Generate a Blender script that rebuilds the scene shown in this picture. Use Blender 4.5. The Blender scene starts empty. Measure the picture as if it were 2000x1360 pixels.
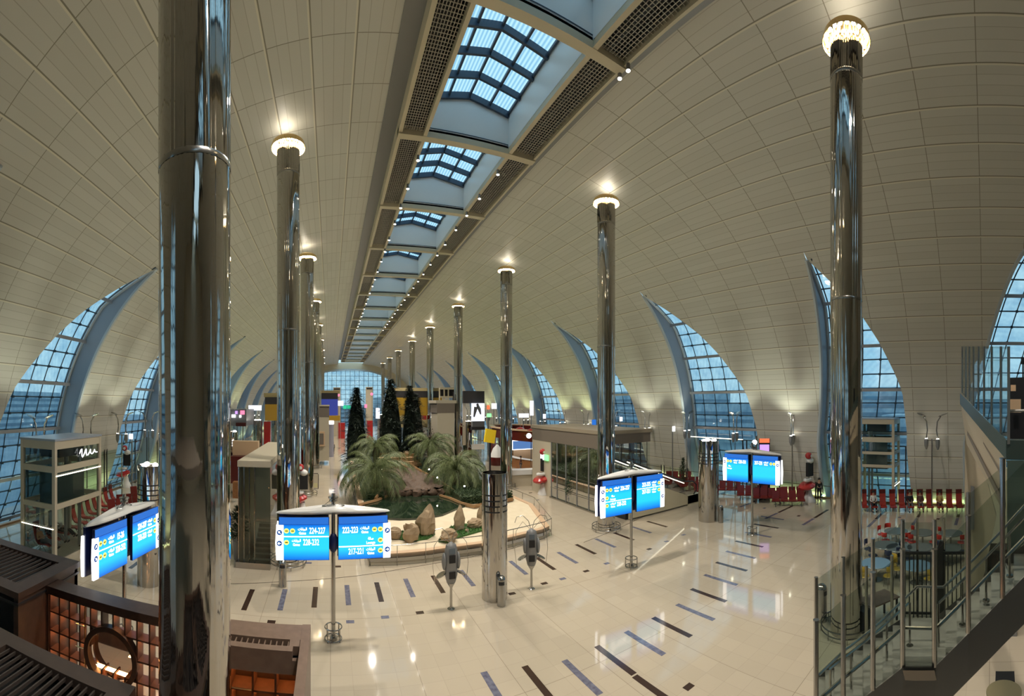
KSPOT=4600; KFILL=70; KCOL=28; KTOP=25; KSKY=1.7; EXPO=0.13; KPOST=400
import bpy, math, random
from math import sin, cos, pi, atan2, hypot, sqrt, radians
from mathutils import Vector, Matrix
random.seed(7)
S = bpy.context.scene
COL = S.collection
# ------------------------------------------------------------------ camera
F, CX, CY, HC = 820.0, 645.0, 790.0, 7.5          # pano scale (px per radian), heading px, horizon px, eye height (m)
cd = bpy.data.cameras.new('camera'); cam = bpy.data.objects.new('camera', cd); COL.objects.link(cam); S.camera = cam
cd.type = 'PANO'; cd.panorama_type = 'CENTRAL_CYLINDRICAL'
cd.central_cylindrical_range_u_min = -CX/F; cd.central_cylindrical_range_u_max = (2000-CX)/F
cd.central_cylindrical_range_v_min = -(1360-CY)/F; cd.central_cylindrical_range_v_max = CY/F
cd.clip_start = .05; cd.clip_end = 900
cam.location = (0, 0, HC); cam.rotation_euler = (pi/2, 0, 0)

def pol(px, r):                       # plan point at a heading and a distance from the viewpoint
    t = (px-CX)/F
    return r*sin(t), r*cos(t)
def gp(px, py, z=0.0):                # where a line of sight meets height z
    return pol(px, F*(HC-z)/(py-CY))
def zat(py, r): return HC+(CY-py)/F*r

# ------------------------------------------------------------------ mesh helpers
# names of repeated pieces that are built as one part each
SPLIT={'lamps':'lamp','air_slots':'air_slot','uplights':'uplight','handset_panels':'handset_panel','displays':'display','leg_frames':'leg','back_posts':'back_post','shoes':'shoe','kiosk_columns':'column','guide_rails':'guide_rail','light_strips':'light_strip','shelf_lamps':'shelf_lamp','window_bands':'window_band','ring_beams':'ring_beam','wall_panels':'wall_panel','side_walls':'side_wall','stay_lines':'canopy_stay','bolts':'bolt','eyes':'eye','bronze_edges':'bronze_edge','base_feet':'foot','railing_posts':'railing_post'}
class MB:
    def __init__(s): s.v=[]; s.f=[]; s.m=[]; s.uv=None
    def add(s, vs, fs, m=0):
        o=len(s.v); s.v+= [tuple(p) for p in vs]; s.f+=[tuple(i+o for i in f) for f in fs]; s.m+=[m]*len(fs); return s
    def box(s, x0,x1,y0,y1,z0,z1,m=0,rz=0,T=None):
        P=[(x0,y0,z0),(x1,y0,z0),(x1,y1,z0),(x0,y1,z0),(x0,y0,z1),(x1,y0,z1),(x1,y1,z1),(x0,y1,z1)]
        if T is not None: P=[tuple(T@Vector(p)) for p in P]
        elif rz:
            c,d=cos(rz),sin(rz); mx,my=(x0+x1)/2,(y0+y1)/2
            P=[(mx+(x-mx)*c-(y-my)*d, my+(x-mx)*d+(y-my)*c, z) for x,y,z in P]
        return s.add(P,[(0,3,2,1),(4,5,6,7),(0,1,5,4),(1,2,6,5),(2,3,7,6),(3,0,4,7)],m)
    def bar(s,a,b,w,h,m=0):           # a box from a to b (w across, h up)
        a=Vector(a); b=Vector(b); d=(b-a); L=d.length
        if L<1e-6: return s
        q=d.to_track_quat('Y','Z'); T=Matrix.Translation(a)@q.to_matrix().to_4x4()
        return s.box(-w/2,w/2,0,L,-h/2,h/2,m,T=T)
    def lathe(s,prof,cx=0,cy=0,n=24,m=0,a0=0,a1=2*pi,sx=1,sy=1,tilt=None):
        full=abs(a1-a0-2*pi)<1e-6; k=n if full else n+1; P=[];Q=[]
        for r,z in prof:
            for i in range(k):
                a=a0+(a1-a0)*i/n; p=Vector((r*cos(a)*sx,r*sin(a)*sy,z))
                if tilt is not None: p=tilt@p
                P.append((p.x+cx,p.y+cy,p.z))
        for j in range(len(prof)-1):
            for i in range(n):
                a=j*k+i; b=j*k+(i+1)%k; Q.append((a,b,b+k,a+k))
        return s.add(P,Q,m)
    def cyl(s,cx,cy,z0,z1,r,r1=None,n=20,m=0):
        r1=r if r1 is None else r1
        return s.lathe([(1e-4,z0),(r,z0),(r1,z1),(1e-4,z1)],cx,cy,n,m)
    def ball(s,c,r,sx=1,sy=1,sz=1,n=14,m=0):
        pr=[(max(r*sin(pi*i/(n//2+2)),1e-4),-r*cos(pi*i/(n//2+2))*sz+c[2]) for i in range(n//2+3)]
        return s.lathe(pr,c[0],c[1],n,m,sx=sx,sy=sy)
    def tube(s,pts,r,n=6,m=0,close=False):
        pts=[Vector(p) for p in pts]; P=[];Q=[]; N=len(pts); ref=None
        for i,p in enumerate(pts):
            if close: d=pts[(i+1)%N]-pts[i-1]
            else: d=pts[min(i+1,N-1)]-pts[max(i-1,0)]
            d.normalize()
            if ref is None or abs(ref.dot(d))>.95: ref=Vector((0,0,1)) if abs(d.z)<.9 else Vector((1,0,0))
            u=d.cross(ref).normalized(); w=u.cross(d); ref=w
            rr=r[i] if isinstance(r,(list,tuple)) else r
            for k in range(n):
                a=2*pi*k/n; P.append(p+(u*cos(a)+w*sin(a))*rr)
        for i in range(N if close else N-1):
            j=(i+1)%N
            for k in range(n): Q.append((i*n+k,i*n+(k+1)%n,j*n+(k+1)%n,j*n+k))
        if not close: Q+=[tuple(range(n))[::-1],tuple((N-1)*n+k for k in range(n))]
        return s.add(P,Q,m)
    def prism(s,out,z0,z1,m=0,mt=None):
        n=len(out); P=[(x,y,z0) for x,y in out]+[(x,y,z1) for x,y in out]
        s.add(P,[(i,(i+1)%n,n+(i+1)%n,n+i) for i in range(n)]+[tuple(range(n))[::-1]],m)
        s.add([(x,y,z1) for x,y in out],[tuple(range(n))],m if mt is None else mt); return s
    def poly(s,P,m=0): return s.add(P,[tuple(range(len(P)))],m)
    def text(s,t,size,x,y,z,m=0,align='CENTER',ext=.004,sx=1,back=False):
        cu=bpy.data.curves.new('t','FONT'); cu.body=t; cu.size=size; cu.align_x=align; cu.align_y='CENTER'; cu.extrude=ext; cu.offset=size*.008; cu.resolution_u=2
        o=bpy.data.objects.new('t',cu); COL.objects.link(o); bpy.context.view_layer.update()
        me=o.evaluated_get(bpy.context.evaluated_depsgraph_get()).to_mesh()
        vs=[]
        for v in me.vertices:
            q=v.co; X=q.x*sx
            vs.append((x-X,y-q.z*-1,z+q.y) if back else (x+X,y-q.z,z+q.y))
        fs=[tuple(p.vertices) for p in me.polygons]
        o.to_mesh_clear() if hasattr(o,'to_mesh_clear') else None
        bpy.data.objects.remove(o); bpy.data.curves.remove(cu)
        return s.add(vs,fs,m)
    def islands(s):
        p=list(range(len(s.v)))
        def fd(i):
            while p[i]!=i: p[i]=p[p[i]]; i=p[i]
            return i
        for f in s.f:
            a=fd(f[0])
            for j in f[1:]: p[fd(j)]=a
        g={}
        for k,f in enumerate(s.f): g.setdefault(fd(f[0]),[]).append(k)
        out=[]
        for ks in g.values():
            m=MB(); ix={}
            for k in ks:
                for i in s.f[k]:
                    if i not in ix: ix[i]=len(m.v); m.v.append(s.v[i])
                m.f.append(tuple(ix[i] for i in s.f[k])); m.m.append(s.m[k])
            out.append(m)
        return out
    def build(s,name,mats,parent=None,smooth=False,loc=None,uv=None):
        if name in SPLIT and parent is not None:
            for m in s.islands(): o=m.build(SPLIT[name],mats,parent,smooth,loc)
            return o
        me=bpy.data.meshes.new(name); me.from_pydata(s.v,[],s.f)
        if not isinstance(mats,(list,tuple)): mats=[mats]
        for k in mats: me.materials.append(k)
        if len(mats)>1: me.polygons.foreach_set('material_index',s.m)
        if uv is not None:
            L=me.uv_layers.new(name='UVMap')
            for lp in me.loops: L.data[lp.index].uv=uv[lp.vertex_index]
        me.update()
        o=bpy.data.objects.new(name,me); COL.objects.link(o)
        if smooth:
            me.polygons.foreach_set('use_smooth',[True]*len(me.polygons))
            try: me.set_sharp_from_angle(angle=radians(38))
            except Exception: pass
        if parent is not None: o.parent=parent
        if loc is not None: o.location=loc
        return o
def tag(o,label=None,cat=None,group=None,kind=None):
    if label: o['label']=label
    if cat: o['category']=cat
    if group: o['group']=group
    if kind: o['kind']=kind
    return o
def thing(name,label,cat,loc=(0,0,0),rz=0,group=None):
    o=bpy.data.objects.new(name,None); COL.objects.link(o); o.empty_display_size=.3
    o.location=loc if len(loc)==3 else (loc[0],loc[1],0); o.rotation_euler=(0,0,rz); return tag(o,label,cat,group)
def struct(o): o['kind']='structure'; return o
def dup(root,loc,rz,label=None,group=None,scale=None):
    def cp(o,par):
        c=o.copy(); COL.objects.link(c); c.parent=par
        for ch in list(o.children): cp(ch,c)
        return c
    r=root.copy(); COL.objects.link(r)
    r.location=loc if len(loc)==3 else (loc[0],loc[1],0); r.rotation_euler=(0,0,rz)
    if scale: r.scale=(scale,)*3
    if label: r['label']=label
    if group: r['group']=group
    for ch in list(root.children): cp(ch,r)
    return r

# ------------------------------------------------------------------ materials
MT={}
def mat(name,col=(.5,.5,.5),rough=.5,metal=0,emis=None,es=1,spec=None,trans=0,alpha=None,coat=0):
    m=bpy.data.materials.new(name); m.use_nodes=True; b=m.node_tree.nodes['Principled BSDF']
    b.inputs['Base Color'].default_value=(*col,1); b.inputs['Roughness'].default_value=rough; b.inputs['Metallic'].default_value=metal
    if emis: b.inputs['Emission Color'].default_value=(*emis,1); b.inputs['Emission Strength'].default_value=es
    if spec is not None: b.inputs['Specular IOR Level'].default_value=spec
    if trans: b.inputs['Transmission Weight'].default_value=trans
    if coat: b.inputs['Coat Weight'].default_value=coat
    MT[name]=m; return m
class NT:
    def __init__(s,m): s.t=m.node_tree; s.n=s.t.nodes; s.l=s.t.links; s.b=s.n.get('Principled BSDF')
    def nd(s,k,**kw):
        x=s.n.new(k)
        for a,b in kw.items(): setattr(x,a,b)
        return x
    def put(s,v,sock):
        if hasattr(v,'is_output') or hasattr(v,'links'): s.l.new(v,sock)
        else:
            try: sock.default_value=v
            except Exception: sock.default_value=(*v,1)
    def math(s,op,a,b=0,c=None):
        x=s.nd('ShaderNodeMath',operation=op); s.put(a,x.inputs[0]); s.put(b,x.inputs[1])
        if c is not None: s.put(c,x.inputs[2])
        return x.outputs[0]
    def mix(s,f,a,b):
        x=s.nd('ShaderNodeMix',data_type='RGBA'); s.put(f,x.inputs[0]); s.put(a,x.inputs[6]); s.put(b,x.inputs[7]); return x.outputs[2]
    def noise(s,vec,scale,detail=3,rough=.5):
        x=s.nd('ShaderNodeTexNoise'); x.inputs['Scale'].default_value=scale; x.inputs['Detail'].default_value=detail; x.inputs['Roughness'].default_value=rough
        if vec is not None: s.l.new(vec,x.inputs['Vector'])
        return x.outputs['Fac']
    def co(s,k='Object'): return s.nd('ShaderNodeTexCoord').outputs[k]
    def xyz(s,v):
        x=s.nd('ShaderNodeSeparateXYZ'); s.l.new(v,x.inputs[0]); return x.outputs
    def line(s,x,period,w,off=0):      # 1 on a thin line every period
        f=s.math('FRACT',s.math('DIVIDE',s.math('ADD',x,off),period)); return s.math('LESS_THAN',f,w/period)
def noisy(name,c1,c2,scale,rough=.6,bump=0,metal=0,detail=4,spec=None):
    m=mat(name,c1,rough,metal,spec=spec); t=NT(m); v=t.co(); f=t.noise(v,scale,detail)
    g=t.math('MULTIPLY_ADD',f,2.2,-.6); cl=t.nd('ShaderNodeClamp'); t.l.new(g,cl.inputs[0])
    t.l.new(t.mix(cl.outputs[0],(*c1,1),(*c2,1)),t.b.inputs['Base Color'])
    if bump:
        bp=t.nd('ShaderNodeBump'); bp.inputs['Strength'].default_value=bump; t.l.new(f,bp.inputs['Height']); t.l.new(bp.outputs[0],t.b.inputs['Normal'])
    return m
STEEL=mat('mirror_steel',(.52,.50,.47),.045,1)
t=NT(STEEL); v=t.co(); m_=t.nd('ShaderNodeMapping'); m_.inputs['Scale'].default_value=(9,9,.12); t.l.new(v,m_.inputs[0])
bp=t.nd('ShaderNodeBump'); bp.inputs['Strength'].default_value=.05; bp.inputs['Distance'].default_value=.05; t.l.new(t.noise(m_.outputs[0],2.5,2),bp.inputs['Height']); t.l.new(bp.outputs[0],t.b.inputs['Normal'])
BRUSH=mat('brushed_steel',(.42,.41,.39),.22,1)
DSTEEL=mat('grey_painted_metal',(.25,.25,.25),.4,.3)
DARKM=mat('dark_metal',(.04,.04,.045),.4,.4)
GOLD=mat('gold_reflector',(.9,.66,.32),.18,1)
CREAM=mat('cream_metal',(.60,.53,.38),.35,.0)
WELLP=mat('skylight_well_panel',(.84,.84,.83),.35,.0)
NAVY=mat('skylight_glazing_bar',(.035,.055,.09),.4)
BLACK=mat('black_plastic',(.012,.012,.014),.4)
WHITE=mat('white_plastic',(.75,.74,.72),.4)
RED=mat('red_gloss',(.42,.02,.02),.2,coat=.6)
REDL=mat('red_leather',(.30,.022,.012),.4)
BEIGE=mat('beige_panel',(.50,.44,.33),.45)
TAUPE=mat('taupe_cladding',(.17,.14,.11),.55)
GREENM=mat('dark_green_panel',(.05,.07,.06),.3)
YEL=mat('yellow_cladding',(.45,.27,.02),.5)
WOOD=noisy('wood',(.22,.09,.03),(.32,.14,.05),9,.4)
WDARK=noisy('dark_brown_timber',(.035,.019,.013),(.055,.031,.021),6,.45)
WBROWN=noisy('brown_timber_frame',(.16,.10,.07),(.21,.14,.10),5,.4)
MAROON=mat('maroon_lacquer',(.10,.012,.01),.25)
PINKW=mat('pale_wood_rim',(.62,.42,.26),.4)
CARPET=mat('seat_frame_grey',(.12,.12,.13),.4,.6)
ROCK=noisy('sandstone',(.42,.31,.19),(.27,.19,.11),2.2,.85,.6)
ROCK2=noisy('brown_cobbles',(.14,.08,.045),(.05,.032,.02),9,.7,.9)
SAND=noisy('cream_planter_surface',(.66,.55,.38),(.72,.62,.45),2,.8)
GRASS=noisy('grass',(.03,.09,.015),(.06,.15,.03),20,.9,.6)
HEDGE=noisy('hedge_leaves',(.015,.035,.010),(.045,.075,.022),6,.7)
CONIF=noisy('conifer_needles',(.008,.016,.010),(.018,.032,.018),8,.7)
PALM=noisy('palm_fronds',(.07,.105,.03),(.15,.17,.065),5,.55)
BARK=noisy('bark',(.10,.07,.045),(.05,.035,.025),12,.9,.6)
SOIL=noisy('planting_ground',(.010,.022,.008),(.025,.045,.015),4,.9,.5)
BRONZE=mat('bronze_kerb',(.35,.20,.09),.35,.3)
SKIN=mat('skin',(.45,.26,.17),.55); HAIR=mat('black_hair',(.01,.008,.007),.5)
def cloth(n,c): return mat(n,c,.85)
C_WH=cloth('white_cloth',(.6,.6,.58)); C_BK=cloth('black_cloth',(.012,.012,.016)); C_GY=cloth('grey_cloth',(.12,.12,.13)); C_OR=cloth('orange_cloth',(.55,.26,.12)); C_YE=cloth('yellow_cloth',(.6,.42,.15)); C_BR=cloth('brown_cloth',(.12,.05,.04)); C_BL=cloth('blue_cloth',(.03,.05,.14))
def glow(n,c,s): return mat(n,(0,0,0),.5,emis=c,es=s)
E_WARM=glow('warm_lamp',(1,.84,.58),55)
E_SPOT=glow('spot_lamp',(1,.93,.8),30)
E_WHITE=glow('lit_white_face',(1,1,1),2.2)
E_TXT=glow('lit_white_lettering',(1,1,1),2.6)
E_YEL=glow('lit_yellow_icon',(1,.85,.12),1.6)
E_BLUE=glow('lit_deep_blue',(.02,.16,.62),1.0)
E_GREEN=glow('lit_green_exit_sign',(.2,1,.25),2.0)
E_LINE=glow('handrail_light',(1,.93,.7),3.5)
E_ORANGE=glow('cubby_lamp',(1,.40,.12),38)
E_AD=glow('lit_advert',(.85,.88,1),1.5)
E_ADB=glow('lit_navy_advert',(.03,.045,.25),1.0)
E_PURP=glow('lit_purple_screen',(.55,.3,.85),1.3)
E_REDS=glow('lit_red_sign',(1,.16,.06),1.3)
E_GREENS=glow('lit_green_ring',(.02,.5,.25),1.2)
E_PINK=glow('lit_pink',(1,.2,.35),1.4)
SIGNB=mat('lit_blue_sign_face',(0,0,0),.3); t=NT(SIGNB); v=t.xyz(t.co('Generated'))
g=t.math('MULTIPLY',t.math('SUBTRACT',1,t.math('ABSOLUTE',t.math('MULTIPLY_ADD',v[2],2,-1))),1.6)
cl=t.nd('ShaderNodeClamp'); t.l.new(g,cl.inputs[0])
t.l.new(t.mix(cl.outputs[0],(.004,.13,.68,1),(.02,.60,1.0,1)),t.b.inputs['Emission Color']); t.b.inputs['Emission Strength'].default_value=1.15
# glass
def glass(name,tint,gloss=.12,rough=.02):
    m=bpy.data.materials.new(name); m.use_nodes=True; t=NT(m); t.n.remove(t.b)
    tr=t.nd('ShaderNodeBsdfTransparent'); tr.inputs[0].default_value=(*tint,1)
    gl=t.nd('ShaderNodeBsdfGlossy'); gl.inputs['Roughness'].default_value=rough
    fr=t.nd('ShaderNodeFresnel'); fr.inputs[0].default_value=1.45
    mx=t.nd('ShaderNodeMixShader'); t.l.new(t.math('MULTIPLY',fr.outputs[0],gloss*8),mx.inputs[0]); t.l.new(tr.outputs[0],mx.inputs[1]); t.l.new(gl.outputs[0],mx.inputs[2])
    t.l.new(mx.outputs[0],t.n['Material Output'].inputs[0]); m.use_transparent_shadow=True if hasattr(m,'use_transparent_shadow') else None
    return m
GLASS=glass('clear_glass',(.80,.88,.84),.10)
GLASSD=glass('stair_glass',(.62,.68,.64),.10)
# patterned facade glass: a printed floral frit over blue-tinted panes
FG=bpy.data.materials.new('facade_glass'); FG.use_nodes=True; t=NT(FG); t.n.remove(t.b)
co_=t.co('Object'); vo=t.nd('ShaderNodeTexVoronoi'); vo.inputs['Scale'].default_value=1.6; t.l.new(co_,vo.inputs['Vector'])
n1=t.noise(co_,.55,5,.65); k=t.math('MULTIPLY_ADD',n1,1.9,-.55)
w=t.nd('ShaderNodeTexWave'); w.wave_type='RINGS'; w.inputs['Scale'].default_value=.9; w.inputs['Distortion'].default_value=2.5; t.l.new(co_,w.inputs['Vector'])
k2=t.math('ADD',k,t.math('MULTIPLY',vo.outputs['Distance'],.35)); k2=t.math('ADD',k2,t.math('MULTIPLY',w.outputs['Fac'],.12))
cl=t.nd('ShaderNodeClamp'); t.l.new(k2,cl.inputs[0])
tr=t.nd('ShaderNodeBsdfTransparent'); t.l.new(t.mix(cl.outputs[0],(.30,.46,.57,1),(.72,.80,.80,1)),tr.inputs[0])
gl=t.nd('ShaderNodeBsdfGlossy'); gl.inputs['Roughness'].default_value=.08; df=t.nd('ShaderNodeBsdfDiffuse'); df.inputs[0].default_value=(.35,.5,.62,1)
m1=t.nd('ShaderNodeMixShader'); m1.inputs[0].default_value=.07; t.l.new(tr.outputs[0],m1.inputs[1]); t.l.new(gl.outputs[0],m1.inputs[2])
m2=t.nd('ShaderNodeMixShader'); m2.inputs[0].default_value=.12; t.l.new(m1.outputs[0],m2.inputs[1]); t.l.new(df.outputs[0],m2.inputs[2])
t.l.new(m2.outputs[0],t.n['Material Output'].inputs[0])
# ribbed translucent roof glass
RG=bpy.data.materials.new('ribbed_roof_glass'); RG.use_nodes=True; t=NT(RG); t.n.remove(t.b)
v=t.xyz(t.co('Object')); s_=t.math('SINE',t.math('MULTIPLY',v[0],2*pi/.17)); f_=t.math('MULTIPLY_ADD',s_,.5,.5)
tr=t.nd('ShaderNodeBsdfTransparent'); t.l.new(t.mix(f_,(.38,.56,.66,1),(.78,.88,.92,1)),tr.inputs[0]); t.l.new(tr.outputs[0],t.n['Material Output'].inputs[0])
# shell lining: cream perforated panels, joints from the panel layout (u = metres round the arch, v = metres along the hall)
SH=mat('vault_panels',(.62,.58,.48),.42,.0,spec=.4); t=NT(SH); uv=t.xyz(t.co('UV'))
jt=t.line(uv[0],.42,.022); j2=t.line(uv[1],2.445,.035); j3=t.line(uv[0],1.68,.06,.03); rib=t.line(uv[0],1.68,.07,-.02)
cb=t.nd('ShaderNodeCombineXYZ'); t.l.new(t.math('FLOOR',t.math('DIVIDE',uv[0],.42)),cb.inputs[0]); t.l.new(t.math('FLOOR',t.math('DIVIDE',uv[1],2.445)),cb.inputs[1])
wn=t.nd('ShaderNodeTexWhiteNoise'); t.l.new(cb.outputs[0],wn.inputs[0])
base=t.mix(wn.outputs[0],(.57,.555,.49,1),(.61,.595,.53,1)); base=t.mix(jt,base,(.43,.41,.34,1)); base=t.mix(j2,base,(.27,.25,.19,1)); base=t.mix(j3,base,(.26,.24,.18,1)); base=t.mix(rib,base,(.72,.68,.56,1))
t.l.new(base,t.b.inputs['Base Color'])
REV=mat('window_reveal_panel',(.30,.34,.40),.4)
REVE=mat('reveal_edge_trim',(.50,.56,.60),.35)
MULL=mat('glazing_mullion',(.05,.075,.10),.4,.3); MULB=mat('glazing_rail',(.42,.42,.44),.4,.3)
# polished floor
FL=mat('polished_floor_tiles',(.6,.5,.38),.06,spec=.75); t=NT(FL); co_=t.co('Object'); v=t.xyz(co_)
a=t.line(v[0],.61,.008); b=t.line(v[1],.61,.008); a2=t.line(v[0],2.44,.014); b2=t.line(v[1],4.88,.016)
cb=t.nd('ShaderNodeCombineXYZ'); t.l.new(t.math('FLOOR',t.math('DIVIDE',v[0],.61)),cb.inputs[0]); t.l.new(t.math('FLOOR',t.math('DIVIDE',v[1],.61)),cb.inputs[1])
wn=t.nd('ShaderNodeTexWhiteNoise'); t.l.new(cb.outputs[0],wn.inputs[0]); n2=t.noise(co_,.25,3)
base=t.mix(wn.outputs[0],(.50,.425,.315,1),(.535,.455,.34,1)); base=t.mix(t.math('MULTIPLY',n2,.35),base,(.44,.38,.30,1))
j=t.math('MAXIMUM',a,b); base=t.mix(t.math('MULTIPLY',j,.45),base,(.30,.25,.19,1)); j=t.math('MAXIMUM',a2,b2); base=t.mix(t.math('MULTIPLY',j,.7),base,(.22,.18,.13,1))
t.l.new(base,t.b.inputs['Base Color'])
INB=noisy('blue_grey_marble_inlay',(.09,.09,.13),(.20,.20,.26),7,.15); IND=mat('dark_brown_inlay',(.045,.025,.018),.15)
WATER=mat('green_pond_water',(.012,.055,.03),.04,spec=.8); t=NT(WATER); v=t.co(); m_=t.nd('ShaderNodeMapping'); m_.inputs['Scale'].default_value=(.35,1.6,1); t.l.new(v,m_.inputs[0])
nn=t.noise(m_.outputs[0],1.1,3); t.l.new(t.mix(nn,(.003,.009,.007,1),(.025,.045,.022,1)),t.b.inputs['Base Color'])
# ================================================================== THE HALL
XC=6.75; AR,AL,BB,NN=23.2,24.7,21.2,2.5; YEND=142.0
def prof(side,s0=4.0):
    a=AR if side>0 else AL; P=[]
    for i in range(401):
        q=i/400*pi/2; d=a*sin(q)**(2/NN); z=BB*cos(q)**(2/NN)
        if d<s0 or z<5: continue
        P.append((d,z))
    d5,z5=P[-1]; z=z5
    while z>-1.6:
        z-=.35; P.append((d5+.10*(z5-z)+.035*(z5-z)**2,z))
    return P
def resample(P,step):
    L=[0]
    for i in range(1,len(P)): L.append(L[-1]+hypot(P[i][0]-P[i-1][0],P[i][1]-P[i-1][1]))
    n=int(L[-1]/step); out=[]; j=0
    for k in range(n+1):
        s=L[-1]*k/n
        while j<len(L)-2 and L[j+1]<s: j+=1
        t=(s-L[j])/max(L[j+1]-L[j],1e-9); out.append((P[j][0]+(P[j+1][0]-P[j][0])*t,P[j][1]+(P[j+1][1]-P[j][1])*t,s))
    return out
WT=[(16.6,0),(15.3,1.6),(13.4,3.7),(11.7,5.1),(9.6,6.5),(8.4,7.2),(5.3,8.0),(0,8.3),(-3,8.3)]
def wid(z,k=1):
    if z>=16.6: return 0
    for (z1,w1),(z2,w2) in zip(WT,WT[1:]):
        if z2<=z<=z1: return (w1+(w2-w1)*(z1-z)/(z1-z2))*k
    return 8.3*k
RW=[(-2.4,4.2,1),(11.1,1.8,.86),(25.8,.6,1)]+[(25.8+14.67*i,.3,1) for i in range(1,8)]
LW=[(-3.4,0,1),(11.3,-.3,1),(25.8,-.8,1)]+[(25.8+14.67*i,-.2,1) for i in range(1,8)]
def Fy(w,z): return w[0]+w[1]*min(1,max(0,(16.6-z)/12.0))**(.6 if w[0]<0 and w[1]>3 else 1)
def Ny(w,z): return Fy(w,z)-wid(z,w[2])
def off(z): return 1.55*min(1,max(0,(16.6-z)/2.6))**.8
for side,W in ((1,RW),(-1,LW)):
    P=resample(prof(side),.55); mb=MB(); UV=[]
    segs=[(None,W[0])]+list(zip(W,W[1:]))+[(W[-1],None)]
    for lo,hi in segs:
        ny=8; o=len(mb.v); vs=[];fs=[]
        for (d,z,s) in P:
            y0=Fy(lo,z) if lo else -24.0; y1=Ny(hi,z) if hi else YEND
            for j in range(ny+1):
                y=y0+(y1-y0)*j/ny; vs.append((XC+side*d,y,z)); UV.append((s,y+200))
        for i in range(len(P)-1):
            for j in range(ny):
                a=i*(ny+1)+j; q=(a,a+1,a+ny+2,a+ny+1); fs.append(q if side>0 else q[::-1])
        mb.add(vs,fs)
    o=struct(mb.build('wall_right' if side>0 else 'wall_left',SH,smooth=True,uv=UV))
    # windows
    for n,w in enumerate(W):
        rows=[(d,z) for d,z,s in P if z<16.7]
        # ensure the tip
        rev=MB(); gl=MB(); ed=MB(); mu=MB(); ra=MB()
        def pt(z_i,extra=0,y=0): 
            d,z=rows[z_i]; o_=off(z)+extra; return (XC+side*(d+.94*o_),y,z+.34*o_)
        def p0(i,y): d,z=rows[i]; return (XC+side*d,y,z)
        m=len(rows)
        for i in range(m-1):
            za,zb=rows[i][1],rows[i+1][1]
            fa,fb=Fy(w,za),Fy(w,zb); na,nb=Ny(w,za),Ny(w,zb)
            rev.poly([p0(i,fa),pt(i,.25,fa),pt(i+1,.25,fb),p0(i+1,fb)])
            rev.poly([p0(i,na),pt(i,.1,na),pt(i+1,.1,nb),p0(i+1,nb)])
            gl.poly([pt(i,0,na),pt(i,0,fa),pt(i+1,0,fb),pt(i+1,0,nb)])
        ed.tube([p0(i,Fy(w,rows[i][1])) for i in range(m)],.13,5)
        ed.tube([pt(i,-.05,Fy(w,rows[i][1])-.05) for i in range(m)],.14,5)
        far = w[0]>60
        mu.tube([pt(i,-.1,Fy(w,rows[i][1])-.35) for i in range(m)],.05,4)
        for j in range(1,7):
            pts=[pt(i,-.05,Fy(w,rows[i][1])-1.38*j) for i in range(m) if wid(rows[i][1],w[2])>1.38*j]
            if len(pts)>1: mu.tube(pts,.045 if not far else .06,4)
        for i in range(2,m,2):
            z=rows[i][1]
            if wid(z,w[2])>.3:
                mu.tube([pt(i,-.05,Ny(w,z)),pt(i,-.05,Fy(w,z)-.1)],.05,4)
                if i%6==0: ra.bar(pt(i,-.4,Ny(w,z)-.3),pt(i,-.4,Fy(w,z)-.1),.09,.22)
                if not far:
                    for j in range(1,7):
                        if wid(z,w[2])>1.38*j:
                            x,y,zz=pt(i,-.1,Fy(w,z)-1.38*j); mu.box(x-.08,x+.08,y-.08,y+.08,zz-.08,zz+.08)
        root=struct(rev.build('window_%d'%(n+1 if side>0 else n+11),REV))
        g=gl.build('window_glass',FG,root); ed.build('reveal_trim',REVE,root,smooth=True); mu.build('glazing_bars',MULL,root); 
        if ra.v: ra.build('support_rail',MULB,root)
# end walls
P=resample(prof(1),.8); PL=resample(prof(-1),.8)
def arch(scale_a,top,zmin):
    pts=[]
    for i in range(61):
        q=-pi/2+pi*i/60; s=sin(q); a=(AR if s>0 else AL)*scale_a
        pts.append((XC+a*math.copysign(abs(s)**(2/NN),s),max(zmin,top*max(cos(q),0)**(2/NN))))
    return pts
A1=arch(1.30,21.6,-2); A2=arch(.86,19.2,0)
mb=MB()
for i in range(60):
    mb.poly([(A1[i][0],YEND,A1[i][1]),(A1[i+1][0],YEND,A1[i+1][1]),(A2[i+1][0],YEND,A2[i+1][1]),(A2[i][0],YEND,A2[i][1])])
struct(mb.build('wall_back',CREAM))
mb=MB(); mb.poly([(x,YEND+.3,z) for x,z in A2]); wroot=struct(mb.build('window_21',FG))
mu=MB()
for i in range(-13,14):
    x=XC+1.55*i; d=abs(1.55*i)/(AR*.86)
    if d<1: mu.box(x-.06,x+.06,YEND+.1,YEND+.3,0,19.2*(1-d**NN)**(1/NN))
for k in range(1,13):
    z=1.55*k; d=AR*.86*(max(0,1-(z/19.2)**NN))**(1/NN); mu.box(XC-d,XC+d,YEND+.1,YEND+.3,z-.05,z+.05)
mu.build('glazing_bars',MULL,wroot); 
mu=MB(); mu.tube([(x,YEND-.05,z) for x,z in A2],.28,5); mu.build('window_frame',REVE,wroot)
mb=MB(); mb.box(-24,42,-24.4,-24,-2,22); struct(mb.build('wall_front',BEIGE))

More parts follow.
